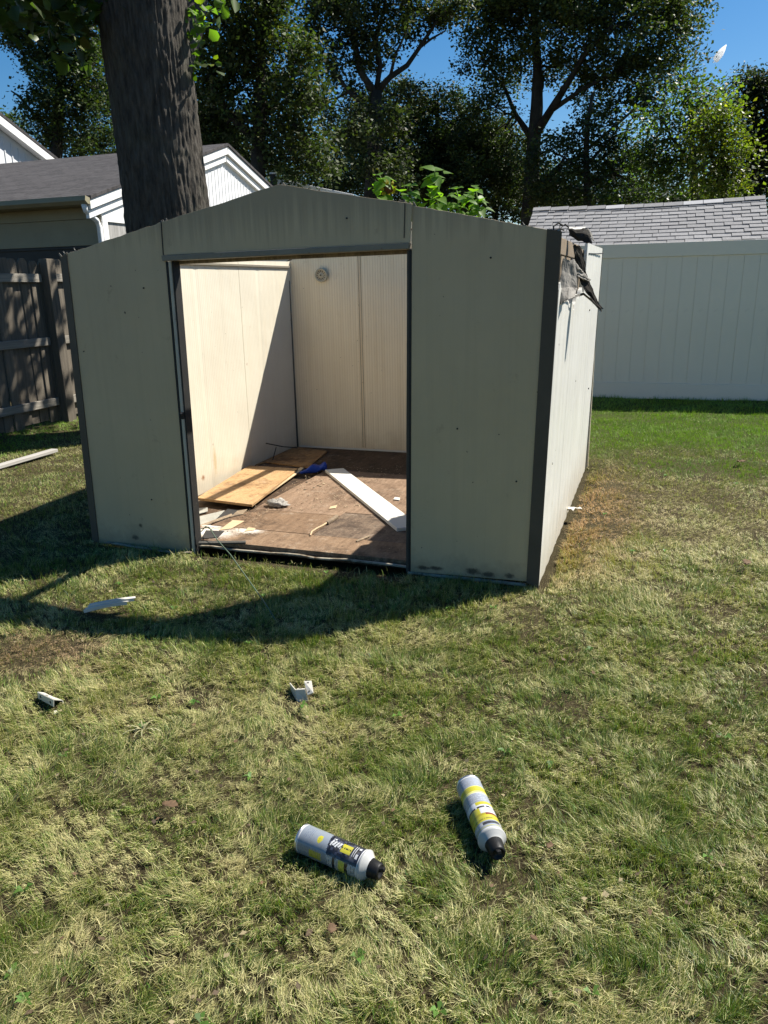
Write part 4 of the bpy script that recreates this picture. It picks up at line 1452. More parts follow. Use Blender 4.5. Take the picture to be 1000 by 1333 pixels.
# ================================================================== GARAGE (left)
M['white_sid'] = paint('white siding', (0.70, 0.71, 0.72), 0.55, 0.05, 4, 0.03, dirt=(0.5, 0.5, 0.48), dirt_lo=0.62, stretch=(1, 1, .25))
M['white_trim'] = paint('white trim', (0.78, 0.78, 0.77), 0.5, 0.04, 5)
M['cream_fr'] = paint('cream frieze', (0.27, 0.245, 0.165), 0.6, 0.08, 3, dirt=(0.19, 0.17, 0.12), dirt_lo=0.6)
M['brown_door'] = paint('dark brown cladding', (0.045, 0.042, 0.038), 0.6, 0.2, 4, 0.1)
M['grey_wood'] = wood('peeling grey siding', (0.20, 0.19, 0.175), (0.55, 0.54, 0.52), 2, 0.85, 10, dark=(0.10, 0.095, 0.09), dlo=0.55)
t = NT('asphalt shingle')
br = t.n('ShaderNodeTexBrick')
br.inputs['Scale'].default_value = 3.2
br.inputs['Color1'].default_value = (0.032, 0.030, 0.031, 1)
br.inputs['Color2'].default_value = (0.075, 0.070, 0.071, 1)
br.inputs['Mortar'].default_value = (0.015, 0.015, 0.016, 1)
br.inputs['Mortar Size'].default_value = 0.025
br.inputs['Brick Width'].default_value = 0.9
br.inputs['Row Height'].default_value = 0.42
t.l(t.tc.outputs['Object'], br.inputs['Vector'])
c = t.mix(t.mask(t.noise(14, 5, 0.8), .35, .7), br.outputs[0], (0.09, 0.085, 0.087))
M['asphalt'] = t.done(c, 0.9, t.bump(t.noise(160, 3, .7), .6, .01, t.bump(br.outputs['Fac'], .6, .02)), spec=0.2)

GX, GYF, GYB, GYR = -7.2, 6.05, 13.2, 9.65
ga = thing('garage', 'dark roofed garage with white gable and dark front behind the wooden fence', 'garage', (GX, GYR, 0))
slope = (3.96 - 2.80) / (GYR - 6.0)
zr = lambda y: 3.96 - slope * abs(y - GYR)
XL = -17.0
MB().box((XL, GYF, 0), (GX - .003, GYF + .1, 2.14)).build('front_wall', M['brown_door'], ga)
for z in (0.6, 1.1, 1.62, 2.1):
    MB().box((XL, GYF - .02, z), (GX - .2, GYF - .002, z + .03)).build('door_rail', M['brown_door'], ga, 0.004)
MB().box((XL, GYF - .012, 2.142), (GX - .003, GYF + .1, 2.50)).build('frieze', M['cream_fr'], ga, 0.004)
MB().box((XL, GYF - .30, 2.66), (GX - .003, GYF + .09, 2.69)).build('soffit', M['cream_fr'], ga)
MB().box((XL, GYF - .03, 2.502), (GX - .003, GYF + .085, 2.658)).build('frieze', M['cream_fr'], ga, 0.004)
# gable wall: lower peeling boards, white band, upper vertical siding
MB().box((GX - .1, GYF + .101, 0), (GX, GYB - .1, 2.46)).build('gable_wall', M['grey_wood'], ga)
MB().prism([(GX, GYF + .05, 2.50), (GX, GYB - .05, 2.50), (GX, GYB - .05, zr(GYB - .05) - .08), (GX, GYR, zr(GYR) - .08), (GX, GYF + .05, zr(GYF + .05) - .08)], (-0.1, 0, 0)).build('gable_wall', M['white_sid'], ga)
MB().box((GX + .001, GYF - .01, 2.46), (GX + .025, GYB, 2.735)).build('band_board', M['white_trim'], ga, 0.004)
MB().box((GX + .001, GYF - .012, 0), (GX + .028, GYF + .10, 2.459)).build('corner_board', M['white_trim'], ga, 0.004)
bt = None
y = GYF + 0.25
while y < GYB - .2:
    h = zr(y) - .22 - 2.737
    if bt is None:
        bt = MB().box((GX + .001, y, 2.737), (GX + .007, y + .016, 3.737)).build('batten', M['white_sid'], ga)
        me_y = y
        bt.data.transform(Matrix.Translation((0, 0, -2.737)))
        bt.location = (0, 0, 2.737)
        bt.scale = (1, 1, h)
    else:
        share(bt, 'batten', (0, y - me_y, 2.737), ga, None, (1, 1, h))
    y += 0.115
# roof with sheathing thickness
def roof_slab(obn, parent, mat, x0, x1, ya, za, yb, zb, th=0.05):
    return MB().hexa([(x0, ya, za - th), (x1, ya, za - th), (x1, yb, zb - th), (x0, yb, zb - th), (x0, ya, za), (x1, ya, za), (x1, yb, zb), (x0, yb, zb)]).build(obn, mat, parent, 0.004)
ye = GYF - .32
rf = roof_slab('roof', ga, M['asphalt'], XL, GX + .12, ye, zr(ye) + .06, GYR, zr(GYR) + .06)
rf2 = roof_slab('roof', ga, M['asphalt'], XL, GX + .12, GYB + .32, zr(GYB + .32) + .06, GYR + .002, zr(GYR) + .059)
for ya, yb in ((ye, GYR - .01), (GYB + .32, GYR + .01)):
    for o_, dz, hh in ((.10, -.06, .12), (.06, -.20, .10)):
        MB().hexa([(GX + .002, ya, zr(ya) + dz - hh + .06), (GX + o_, ya, zr(ya) + dz - hh + .06), (GX + o_, yb, zr(yb) + dz - hh + .06), (GX + .002, yb, zr(yb) + dz - hh + .06),
                   (GX + .002, ya, zr(ya) + dz + .063), (GX + o_, ya, zr(ya) + dz + .063), (GX + o_, yb, zr(yb) + dz + .063), (GX + .002, yb, zr(yb) + dz + .063)]).build('rake_board', M['white_trim'], ga, 0.004)
mb = MB()
mb.prism([(GX + .11, ye - .01, 2.66), (GX + .11, ye - .01, 2.74), (GX + .11, ye - .10, 2.765), (GX + .11, ye - .115, 2.70), (GX + .11, ye - .06, 2.655)], (XL - GX - .11, 0, 0))
gut = mb.build('gutter', M['cream_fr'], ga, 0.003)
mb = MB()
mb.tube([(GX + .03, ye - .05, 2.66), (GX + .03, ye - .03, 2.58), (GX + .0, GYF - .10, 2.46), (GX + .0, GYF - .06, 2.38), (GX + .0, GYF - .06, 0.15)], 0.038, 10)
mb.build('downspout', M['white_trim'], ga, smooth=True)

# white house behind the garage, far left
hs = thing('white_house', 'white house with a steep gable behind the garage roof', 'house', (-16, 10.5, 0))
HX, hz, hy, hsl = -16.0, 6.75, 11.4, 0.43
zr2 = lambda y: hz - hsl * abs(y - hy)
MB().prism([(HX, 6.5, 0), (HX, 16.3, 0), (HX, 16.3, zr2(16.3) - .1), (HX, hy, hz - .1), (HX, 6.5, zr2(6.5) - .1)], (-8, 0, 0)).build('wall', M['white_sid'], hs)
for ya in (6.2, 16.6):
    roof_slab('roof', hs, M['asphalt'], HX - 8, HX + .25, ya, zr2(ya) + .08, hy, hz + .08, .08)
    MB().hexa([(HX + .03, ya, zr2(ya) - .22), (HX + .24, ya, zr2(ya) - .22), (HX + .24, hy, hz - .22), (HX + .03, hy, hz - .22), (HX + .03, ya, zr2(ya) - .01), (HX + .24, ya, zr2(ya) - .01), (HX + .24, hy, hz - .01), (HX + .03, hy, hz - .01)]).build('rake_board', M['white_trim'], hs)
b2 = None
for k in range(40):
    y = 6.7 + k * .24
    h = zr2(y) - .35
    if b2 is None:
        b2 = MB().box((HX + .002, y, 0), (HX + .02, y + .03, 1)).build('batten', M['white_sid'], hs)
        b2.scale = (1, 1, h)
        yb0 = y
    else:
        share(b2, 'batten', (0, y - yb0, 0), hs, None, (1, 1, h))

# low white outbuilding whose rake shows over the shed's gable
ob_ = thing('outbuilding', 'low white roofed outbuilding peeping over the shed gable beside the garage', 'outbuilding', (-8.4, 15.5, 0))
MB().prism([(-8.3, 12.6, 0), (-6.9, 16.4, 0), (-6.9, 16.4, 3.3), (-8.3, 14.3, 3.86), (-8.3, 12.6, 3.4)], (-3, 1.0, 0)).build('wall', M['white_sid'], ob_)
P0, P1 = Vector((-8.42, 14.25, 4.03)), Vector((-6.75, 15.03, 3.66))
dd = Vector((-1.2, 3.0, 0))
MB().hexa([P0 + Vector((0, 0, -.14)), P1 + Vector((0, 0, -.14)), P1 + dd + Vector((0, 0, -.14)), P0 + dd + Vector((0, 0, -.14)), P0, P1, P1 + dd, P0 + dd]).build('roof', M['white_trim'], ob_, .01)
MB().tube([(-8.5, 14.2, 3.2), (-8.5, 14.2, 4.12)], .07, 8).build('flue', M['brown_door'], ob_)
MB().tube([(-8.5, 14.2, 4.12), (-8.5, 14.2, 4.16)], [.09, .09], 8).build('flue', M['white_trim'], ob_)

# ================================================================== SHINGLED SHED beyond the white fence
ns = thing('shingled_shed', 'neighbour shed with pale grey shingle roof behind the white fence', 'shed', (0.15, 10.3, 0))
RX0, RX1, RYR, RZ = -1.66, 1.94, 10.36, 2.715
RS = 0.57
ang = math.atan(RS)
t = NT('weathered shingle')
oi = t.n('ShaderNodeObjectInfo')
c = t.ramp(oi.outputs['Random'], [(0.0, (0.245, 0.24, 0.24)), (0.6, (0.275, 0.27, 0.27)), (1.0, (0.32, 0.315, 0.315))])
c = t.mix(t.mask(t.noise(40, 4, .8), .4, .75), c, (0.17, 0.165, 0.165))
M['shingle'] = t.done(c, .85, t.bump(t.noise(120, 3, .7), .5, .006), spec=.3)
M['roofdeck'] = paint('roof felt', (0.05, 0.05, 0.05), .9)
sag = lambda x: -0.035 * math.sin(math.pi * (x - RX0) / (RX1 - RX0))
yd = RYR - 1.75
MB().hexa([(RX0 + .02, yd, RZ - RS * 1.75 - .09), (RX1 - .02, yd, RZ - RS * 1.75 - .09), (RX1 - .02, RYR, RZ - .09), (RX0 + .02, RYR, RZ - .09),
           (RX0 + .02, yd, RZ - RS * 1.75 - .045), (RX1 - .02, yd, RZ - RS * 1.75 - .045), (RX1 - .02, RYR, RZ - .045), (RX0 + .02, RYR, RZ - .045)]).build('roof', M['roofdeck'], ns)
MB().hexa([(RX0 + .02, RYR + 1.75, RZ - RS * 1.75 - .09), (RX1 - .02, RYR + 1.75, RZ - RS * 1.75 - .09), (RX1 - .02, RYR + .002, RZ - .09), (RX0 + .02, RYR + .002, RZ - .09),
           (RX0 + .02, RYR + 1.75, RZ - RS * 1.75 - .03), (RX1 - .02, RYR + 1.75, RZ - RS * 1.75 - .03), (RX1 - .02, RYR + .002, RZ - .03), (RX0 + .02, RYR + .002, RZ - .03)]).build('roof', M['asphalt'], ns)
MB().prism([(RX0 + .15, RYR - 1.5, 0), (RX0 + .15, RYR + 1.5, 0), (RX0 + .15, RYR + 1.5, RZ - RS * 1.5 - .1), (RX0 + .15, RYR, RZ - .1), (RX0 + .15, RYR - 1.5, RZ - RS * 1.5 - .1)], (RX1 - RX0 - .3, 0, 0)).build('wall', M['white_sid'], ns)
rnd = random.Random(21)
expo = 0.118
nrow = 15
sh = None
for r_ in range(nrow):
    d = 0.03 + r_ * expo + expo                  # slope distance of the butt edge below the ridge
    x = RX0 + (0.0 if r_ % 2 else -0.13) + rnd.uniform(-.02, .02)
    while x < RX1 - .05:
        wd = rnd.choice([.255, .26, .265])
        xa, xb_ = max(x, RX0), min(x + wd, RX1)
        x += wd
        if xb_ - xa < .04:
            continue
        xm = (xa + xb_) / 2
        yy_ = RYR - d * math.cos(ang)
        zz_ = RZ - d * math.sin(ang) + sag(xm)
        if sh is None:
            # unit shingle: origin at butt edge middle, runs up the slope (+y local)
            mb = MB().hexa([(-.5, 0, 0), (.5, 0, 0), (.5, expo + .03, -.012), (-.5, expo + .03, -.012), (-.5, 0, .012), (.5, 0, .012), (.5, expo + .03, 0), (-.5, expo + .03, 0)])
            sh = mb.build('shingle', M['shingle'], None)
            sh.parent = ns
            sh.location = Vector((xm, yy_, zz_ - .01)) - Vector(ns.location)
            sh.rotation_euler = (ang, 0, 0)
            sh.scale = (xb_ - xa - .009, 1, 1)
        else:
            share(sh, 'shingle', Vector((xm, yy_, zz_ - .01)) - Vector(ns.location), ns, (ang + rnd.uniform(-.02, .02), rnd.uniform(-.006, .006), rnd.uniform(-.008, .008)), (xb_ - xa - .009, 1, rnd.uniform(.9, 1.1)))
M['cap_pale'] = paint('pale ridge cap', (0.42, 0.415, 0.42), .8, .1, 8)
x = RX0
k = 0
while x < RX1 - .02:
    wd = .30
    xb_ = min(x + wd, RX1)
    xm = (x + xb_) / 2
    z = RZ + sag(xm) + .012
    MB().add([(x, RYR - .10, z - .10 * RS), (xb_ - .008, RYR - .10, z - .10 * RS + .004), (xb_ - .008, RYR, z + .006), (x, RYR, z), (x, RYR + .1, z - .1 * RS), (xb_ - .008, RYR + .1, z - .1 * RS)],
             [(0, 1, 2, 3), (3, 2, 5, 4)]).build('ridge_cap', M['cap_pale'] if k % 4 in (0, 1) and rnd.random() < .6 else M['shingle'], ns, thick=.012)
    x += wd
    k += 1


# ================================================================== TREES
def bark_mat(name, c1, c2, scale=6):
    t = NT(name)
    n1 = t.noise(scale, 6, .7, (1, 1, .22))
    c = t.ramp(n1, [(.3, c1), (.7, c2)])
    c = t.mix(t.math('MULTIPLY', t.mask(t.noise(2.2, 5, .7, off=(4, 4, 1)), .5, .7), .4), c, (0.085, 0.090, 0.065))
    return t.done(c, .9, t.bump(t.noise(scale * 4, 5, .75, (1, 1, .25)), .6, .02), spec=.15)


M['bark_big'] = bark_mat('oak bark', (0.028, 0.024, 0.020), (0.105, 0.093, 0.078), 22)
M['bark_far'] = bark_mat('far bark', (0.018, 0.016, 0.013), (0.05, 0.044, 0.037), 4)
M['leaf_far'] = leafy('tree leaves', None, 0.6, 0.25, (1.4, 1.8, 0.5), 0.25)
M['leaf_near'] = leafy('near oak leaves', None, 0.45, 0.42, (1.7, 2.3, 0.5), 0.35)


def leaves_np(centers, per, spread, size, rng, base, var=0.35, droop=0.35, simple=False):
    """leaf faces scattered round twig ends; returns verts, faces, loop totals, colours"""
    n = len(centers) * per
    c = np.repeat(centers, per, 0) + rng.normal(0, 1, (n, 3)) * spread * np.array([1, 1, .75])
    d = rng.normal(0, 1, (n, 3))
    d[:, 2] = d[:, 2] * .6 - droop
    d /= np.linalg.norm(d, axis=1)[:, None]
    q = rng.normal(0, .62, (n, 3))
    q[:, 2] += 1.0
    s = np.cross(d, q)
    s /= np.linalg.norm(s, axis=1)[:, None]
    L = size * (0.6 + .8 * rng.random(n))[:, None]
    W = L * (.26 + .14 * rng.random(n))[:, None]
    nr = np.cross(d, s)
    V = np.empty((n, 6, 3))
    V[:, 0] = c
    V[:, 1] = c + d * L * .35 + s * W
    V[:, 2] = c + d * L * .75 + s * W * .8
    V[:, 3] = c + d * L - nr * L * .1
    V[:, 4] = c + d * L * .75 - s * W * .8
    V[:, 5] = c + d * L * .35 - s * W
    V[:, [1, 2, 4, 5]] += (nr * L * .10)[:, None, :]
    b = np.arange(n)[:, None] * 6
    F = (b + np.array([0, 1, 2, 3, 0, 3, 4, 5])).ravel()
    if simple:                                                       # far off a leaf is one bent diamond
        V = V[:, [0, 1, 3, 5]]
        V[:, 1] += d * L * .12
        V[:, 3] += d * L * .12
        F = (np.arange(n)[:, None] * 4 + np.array([0, 1, 2, 3])).ravel()
    nvl = V.shape[1]
    tone = np.repeat(rng.normal(0, var * .8, len(centers)), per) + rng.normal(0, var * .5, n)
    col = np.array(base) * 1.12 * np.clip(1 + tone, .35, 2.2)[:, None]
    yel = (rng.random(n) < .06)[:, None]
    col = np.where(yel, col * np.array([1.8, 1.35, .8]), col)
    return V.reshape(-1, 3), F, np.full(n * (1 if simple else 2), 4), np.repeat(col, nvl, 0)


def limb_path(p, q, rng, wob=.06, n=6):
    p, q = np.array(p, float), np.array(q, float)
    L = np.linalg.norm(q - p)
    pts = []
    for i in range(n + 1):
        t = i / n
        w_ = math.sin(math.pi * t)
        pts.append(p + (q - p) * t + rng.normal(0, wob * L, 3) * w_ + np.array([0, 0, .08 * L * w_]))
    return pts


def tree(name, label, base, trunk, limbs, clumps, seed, leaf=(0.042, 0.060, 0.018), size=.105, per=120, spread=.21, dens=3.2, group='trees beyond the fences', twigs=True, bark=None, leafm=None):
    """trunk: [(x,y,z,r)...]; limbs: [[(x,y,z,r)...]...]; clumps: [(x,y,z,rx,ry,rz)]"""
    rng = np.random.default_rng(seed)
    t = thing(name, label, 'tree', tuple(base), group)
    mb = MB()
    nodes = []
    mb.tube([p[:3] for p in trunk], [p[3] * .72 for p in trunk], 10)
    for lb in limbs:
        mb.tube([p[:3] for p in lb], [p[3] * .62 for p in lb], 7)
        nodes += [p for p in lb[1:]]
    nodes += [p for p in trunk[len(trunk) // 2:]]
    nodes = np.array([p[:3] for p in nodes])
    cs = []
    for (x, y, z, rx, ry, rz) in clumps:
        vol = rx * ry * rz
        n = max(6, int(dens * vol ** 0.72 * 9.0))
        d = rng.normal(0, 1, (n, 3))
        d /= np.linalg.norm(d, axis=1)[:, None]
        rr = (.35 + .65 * rng.random(n) ** .6)
        rr *= .78 + .5 * vnoise(d * 2.3 + seed, seed)
        c = np.array([x, y, z]) + d * rr[:, None] * np.array([rx, ry, rz])
        cs.append(c)
        # a limb out to each clump
        a = nodes[np.argmin(np.linalg.norm(nodes - np.array([x, y, z]), axis=1) + np.maximum(0, nodes[:, 2] - z) * 1.0)]
        pth = limb_path(a, (x, y, z), rng)
        r0_ = .022 + .008 * max(rx, rz)
        mb.tube(pth, list(np.linspace(r0_ * 1.4, r0_ * .5, len(pth))), 5)
        sub = np.array(pth)
        if twigs:
            for k in range(0, n, 2):
                j = sub[np.argmin(np.linalg.norm(sub - c[k], axis=1))]
                mid = (j + c[k]) / 2 + rng.normal(0, .1, 3)
                mb.tube([j, mid, c[k]], [.022, .014, .006], 3, cap=False)
    mb.build('trunk', bark or M['bark_far'], t, smooth=True)
    cs = np.concatenate(cs)
    V, F, lt, col = leaves_np(cs, per, spread, size, rng, leaf, simple=True)
    cr = mesh_np('crown', V - np.array(base), F, lt, leafm or M['leaf_far'], col, t)
    return t


def W(u, v, d):
    return tuple(float(a) for a in at(u, v, d))


def path(d, pts):
    """limb through sighted points at distance d: (u, v, r[, dd])"""
    return [W(p[0], p[1], d + (p[3] if len(p) > 3 else 0)) + (p[2],) for p in pts]


def cl(d, lst):
    """clumps: (u, v, ru, rv [, depth offset])"""
    out = []
    for c in lst:
        dd = d + (c[4] if len(c) > 4 else 0)
        x, y, z = W(c[0], c[1], dd)
        k = dd / FPX * 1.03
        out.append((x, y, z, c[2] * k, max(c[2], c[3]) * k * .9, c[3] * k))
    return out


def ground_at(u, d):
    x, y, z = W(u, 400, d)
    return (x, y, 0.0)


# A: the tall forked oak, right of centre
d = 27.0
b = ground_at(686, d)
tree('oak_tree', 'tall forked oak with bare dark trunk above the shingled shed roof', b,
     [(b[0], b[1], 0, .42)] + path(d, [(688, 290, .36), (694, 200, .31), (699, 140, .27), (700, 90, .20), (697, 40, .15), (690, -30, .10), (680, -110, .05)]),
     [path(d, [(697, 175, .24), (716, 145, .20, -.5), (738, 110, .16, -1), (762, 70, .12, -1.4), (795, 35, .08, -2)]),
      path(d, [(696, 185, .2), (672, 150, .12, .5), (655, 110, .08, 1)]),
      path(d, [(716, 145, .14, -.5), (760, 115, .1, -1), (800, 95, .07, -1.5)]),
      path(d, [(690, 255, .2, -.8), (730, 215, .13, -1.4), (752, 205, .10, -1.8), (800, 165, .07, -2), (842, 128, .04, -2.2)])],
     cl(d, [(652, 18, 46, 40), (622, 78, 26, 24), (655, 95, 36, 28, 1), (640, 140, 30, 20), (705, 20, 55, 50), (770, 20, 60, 45, -1), (830, 40, 52, 40, -1.4), (880, 45, 34, 34, -1),
            (745, 85, 42, 26, .6), (800, 100, 44, 24), (855, 90, 40, 26, -1), (780, 145, 30, 18, -1.5), (840, 130, 22, 14, -2), (680, -50, 80, 55), (790, -50, 90, 55), (870, -20, 45, 40),
            (725, 250, 36, 26, -1.5), (660, 215, 38, 38, 1), (745, 185, 26, 18, -1.2), (630, 195, 26, 22, 1.2)]),
     31, leaf=(0.050, 0.066, 0.022), dens=2.5)

# B: the open-crowned tree with twisted forks
d = 24.0
b = ground_at(478, d)
tree('oak_tree', 'open crowned oak with twisting dark limbs and sky between them', b,
     [(b[0], b[1], 0, .40)] + path(d, [(484, 260, .33), (487, 200, .30), (489, 150, .26), (490, 118, .22)]),
     [path(d, [(489, 122, .19), (470, 95, .15), (462, 55, .11), (452, 15, .08), (440, -40, .05)]),
      path(d, [(490, 120, .17), (508, 100, .13), (530, 85, .11), (546, 62, .09), (566, 32, .07), (590, 5, .05)]),
      path(d, [(489, 125, .14), (495, 85, .12), (490, 50, .09), (500, 10, .06), (505, -40, .04)]),
      path(d, [(489, 150, .12), (455, 120, .1), (425, 80, .07), (405, 40, .05)]),
      path(d, [(546, 62, .07), (562, 50, .05), (580, 40, .03)]),
      path(d, [(508, 100, .08), (515, 70, .06), (530, 40, .04)])],
     cl(d, [(440, 35, 40, 30), (470, 20, 42, 30, .6), (410, 30, 34, 28), (500, 40, 30, 24), (520, 20, 30, 26, .8), (550, 10, 22, 14, .8), (572, 22, 14, 9, .3), (596, 4, 16, 12, -.5), (480, 75, 30, 18, 1), (440, 85, 30, 20, .5), (415, 80, 26, 22, -.5),
            (487, 195, 34, 30, -2), (470, 160, 26, 22, -1.5), (510, 165, 24, 20, -1.5), (500, 240, 40, 26, -2), (460, -40, 70, 45), (530, -50, 50, 40), (470, 130, 24, 20, 1.2), (430, 140, 34, 30, 1), (520, 130, 22, 18, 1)]),
     37, leaf=(0.046, 0.060, 0.024), dens=2.1)

# C: dense hanging mass left of centre
d = 20.0
b = ground_at(340, d)
tree('maple_tree', 'dense dark maple whose foliage hangs behind the shed gable and oak trunk', b,
     [(b[0], b[1], 0, .35)] + path(d, [(335, 240, .28), (338, 160, .22), (340, 80, .16), (345, -10, .1), (350, -80, .06)]),
     [path(d, [(337, 190, .16), (300, 150, .12), (275, 110, .08), (262, 70, .05)]), path(d, [(338, 150, .15), (375, 110, .1), (395, 80, .07)]), path(d, [(339, 100, .12), (310, 60, .09), (285, 20, .06)])],
     cl(d, [(300, 40, 42, 38), (350, 30, 42, 36), (385, 80, 38, 34, -.5), (330, 90, 44, 34, .4), (395, 130, 34, 32, -.8), (360, 140, 40, 30), (400, 180, 28, 26, -1), (350, 190, 48, 28, .3), (300, 150, 40, 34, .5),
            (280, 95, 30, 30), (290, 195, 30, 24, 1), (390, 220, 30, 16, -.6), (330, -30, 60, 40), (270, 40, 26, 36, .8), (420, 205, 26, 24, .5), (265, 150, 24, 40, 1)]),
     41, leaf=(0.042, 0.058, 0.018), dens=3.3)

# D: rounded mass between B and A
d = 29.0
b = ground_at(575, d)
tree('maple_tree', 'broad dark maple with rounded top between the two forked oaks', b,
     [(b[0], b[1], 0, .32)] + path(d, [(575, 270, .25), (572, 210, .2), (570, 165, .13), (568, 130, .06)]),
     [path(d, [(573, 220, .14), (610, 190, .1), (640, 170, .06)]), path(d, [(572, 210, .14), (535, 175, .1), (515, 150, .06)]), path(d, [(573, 235, .12), (600, 220, .09), (660, 225, .05)])],
     cl(d, [(530, 135, 34, 24), (570, 145, 36, 24), (610, 160, 34, 22), (540, 180, 48, 30, -.8), (590, 195, 46, 32, -1), (640, 195, 36, 30), (520, 225, 46, 34, -1), (580, 240, 52, 32, -1.5), (640, 245, 44, 28, -1), (500, 170, 30, 30), (465, 215, 36, 34, -.5), (680, 240, 30, 22, .5), (450, 180, 26, 28)]),
     43, leaf=(0.036, 0.052, 0.017), dens=3.3)

# E: left trees over the garage
d = 28.5
b = ground_at(70, d)
tree('oak_tree', 'leafy oak rising over the garage roof at the left edge', b,
     [(b[0], b[1], 0, .36)] + path(d, [(72, 230, .28), (76, 150, .22), (80, 80, .16), (84, 0, .1), (88, -70, .05)]),
     [path(d, [(74, 180, .15), (45, 150, .1), (25, 125, .06), (14, 118, .03)]), path(d, [(77, 130, .15), (110, 100, .1), (130, 70, .06)]), path(d, [(79, 90, .12), (50, 50, .08), (25, 20, .05)])],
     cl(d, [(60, 30, 44, 34), (110, 20, 36, 36), (25, 22, 34, 24), (90, 80, 42, 32), (120, 110, 30, 34), (70, 130, 40, 28, -.5), (100, 165, 40, 26), (62, 172, 24, 18, .5), (130, 190, 24, 20), (70, -40, 70, 40), (0, -20, 40, 34), (58, 62, 22, 18)]),
     47, leaf=(0.042, 0.062, 0.019), dens=2.9)
d = 31.0
b = ground_at(5, d)
tree('oak_tree', 'low distant oak at the far left edge above the white house', b,
     [(b[0], b[1], 0, .3)] + path(d, [(6, 230, .22), (8, 185, .15), (10, 150, .06)]),
     [path(d, [(7, 200, .1), (-20, 175, .06)]), path(d, [(7, 200, .1), (30, 180, .06)])],
     cl(d, [(8, 172, 22, 16), (-25, 175, 30, 22), (32, 185, 20, 16), (0, 205, 40, 24), (-40, 210, 40, 26)]), 53, leaf=(0.05, 0.075, 0.03), dens=2.6)

# H: dark understorey above the white fence, right
d = 24.0
b = ground_at(770, d)
tree('oak_tree', 'slender dark young oak with sky gaps above the shingled roof', b,
     [(b[0], b[1], 0, .2)] + path(d, [(765, 260, .15), (763, 200, .12), (765, 160, .09), (772, 120, .05)]),
     [path(d, [(764, 215, .08), (795, 180, .06), (830, 165, .03)]), path(d, [(764, 230, .08), (735, 205, .05), (715, 195, .03)]), path(d, [(764, 240, .08), (800, 225, .05)])],
     cl(d, [(770, 165, 24, 16), (740, 215, 26, 18), (790, 210, 28, 18), (720, 195, 22, 14), (760, 250, 44, 20), (820, 240, 34, 22), (710, 250, 28, 20), (800, 180, 20, 12), (690, 215, 20, 22), (830, 205, 22, 16)]),
     59, leaf=(0.034, 0.05, 0.017), dens=2.4, per=90)

# far trees that close the gaps low down
for k, (u_, lab, lst) in enumerate((
        (520, 'far dark tree closing the gap behind the twisting oak', [(430, 215, 40, 34), (470, 180, 34, 30), (510, 205, 40, 34), (550, 230, 44, 34), (450, 255, 50, 26), (520, 265, 60, 24), (395, 245, 40, 24)]),
        (640, 'far dark tree behind the trunk of the tall forked oak', [(600, 215, 40, 36), (650, 215, 36, 34), (690, 225, 34, 30), (620, 262, 50, 26), (690, 265, 50, 24), (655, 180, 24, 20)]),
        (790, 'far dark tree low over the shingled roof', [(735, 250, 40, 26), (790, 240, 36, 26), (830, 250, 40, 26), (760, 275, 60, 18), (850, 272, 60, 20), (900, 275, 50, 18), (800, 210, 20, 16)]),
        (960, 'far dark tree between the pale tree and the right edge', [(960, 235, 40, 30), (930, 262, 44, 24), (985, 265, 44, 24), (1030, 240, 40, 40)]),
        (240, 'far dark tree behind the garage gable and the big trunk', [(200, 120, 50, 44), (250, 160, 46, 40), (180, 60, 50, 44), (290, 185, 40, 34), (210, 190, 50, 34), (140, 150, 34, 34), (330, 215, 40, 26), (120, 195, 40, 20)]))):
    d = 37.0 + k
    b = ground_at(u_, d)
    cz_ = cl(d, lst)
    tree('maple_tree', lab, b, [(b[0], b[1], 0, .3), (b[0], b[1], 3, .25), cz_[1][:3] + (.1,)], [], cz_, 70 + k, leaf=(0.034, 0.047, 0.018), dens=1.6, size=.15, per=90, spread=.36, twigs=False)

# F: pale green tree; backlight on its right part painted as a brighter second tree
d = 20.0
b = ground_at(905, d)
tree('locust_tree', 'airy mid green tree right of the tall forked oak, without its backlit right part', b,
     [(b[0], b[1], 0, .16)] + path(d, [(905, 260, .12), (903, 210, .10), (900, 160, .07), (895, 115, .03)]),
     [path(d, [(904, 225, .07), (930, 190, .05), (940, 150, .03)]), path(d, [(903, 215, .07), (875, 180, .05), (860, 150, .03)]), path(d, [(904, 240, .06), (950, 225, .04)])],
     cl(d, [(890, 125, 24, 14), (912, 135, 20, 14), (860, 160, 26, 18), (900, 165, 24, 18), (880, 205, 28, 20), (850, 215, 24, 22), (910, 205, 20, 18), (885, 240, 36, 16), (845, 190, 18, 14)]),
     61, leaf=(0.048, 0.068, 0.020), size=.09, per=110, spread=.27, dens=3.4, leafm=M['leaf_near'])
d = 18.5
b = ground_at(945, d)
tree('locust_tree', 'yellow green right part of the airy tree, backlight put into its leaf colour', b,
     [(b[0], b[1], 0, .12)] + path(d, [(943, 260, .10), (941, 210, .08), (940, 160, .04)]),
     [path(d, [(942, 225, .06), (958, 205, .03)]), path(d, [(942, 235, .06), (925, 205, .03)])],
     cl(d, [(935, 150, 16, 14), (945, 175, 20, 16), (925, 185, 16, 16), (955, 200, 18, 16), (935, 215, 22, 16), (952, 232, 22, 16), (930, 245, 26, 14)]),
     62, leaf=(0.088, 0.100, 0.018), size=.08, per=120, spread=.24, dens=4.0, leafm=M['leaf_near'])

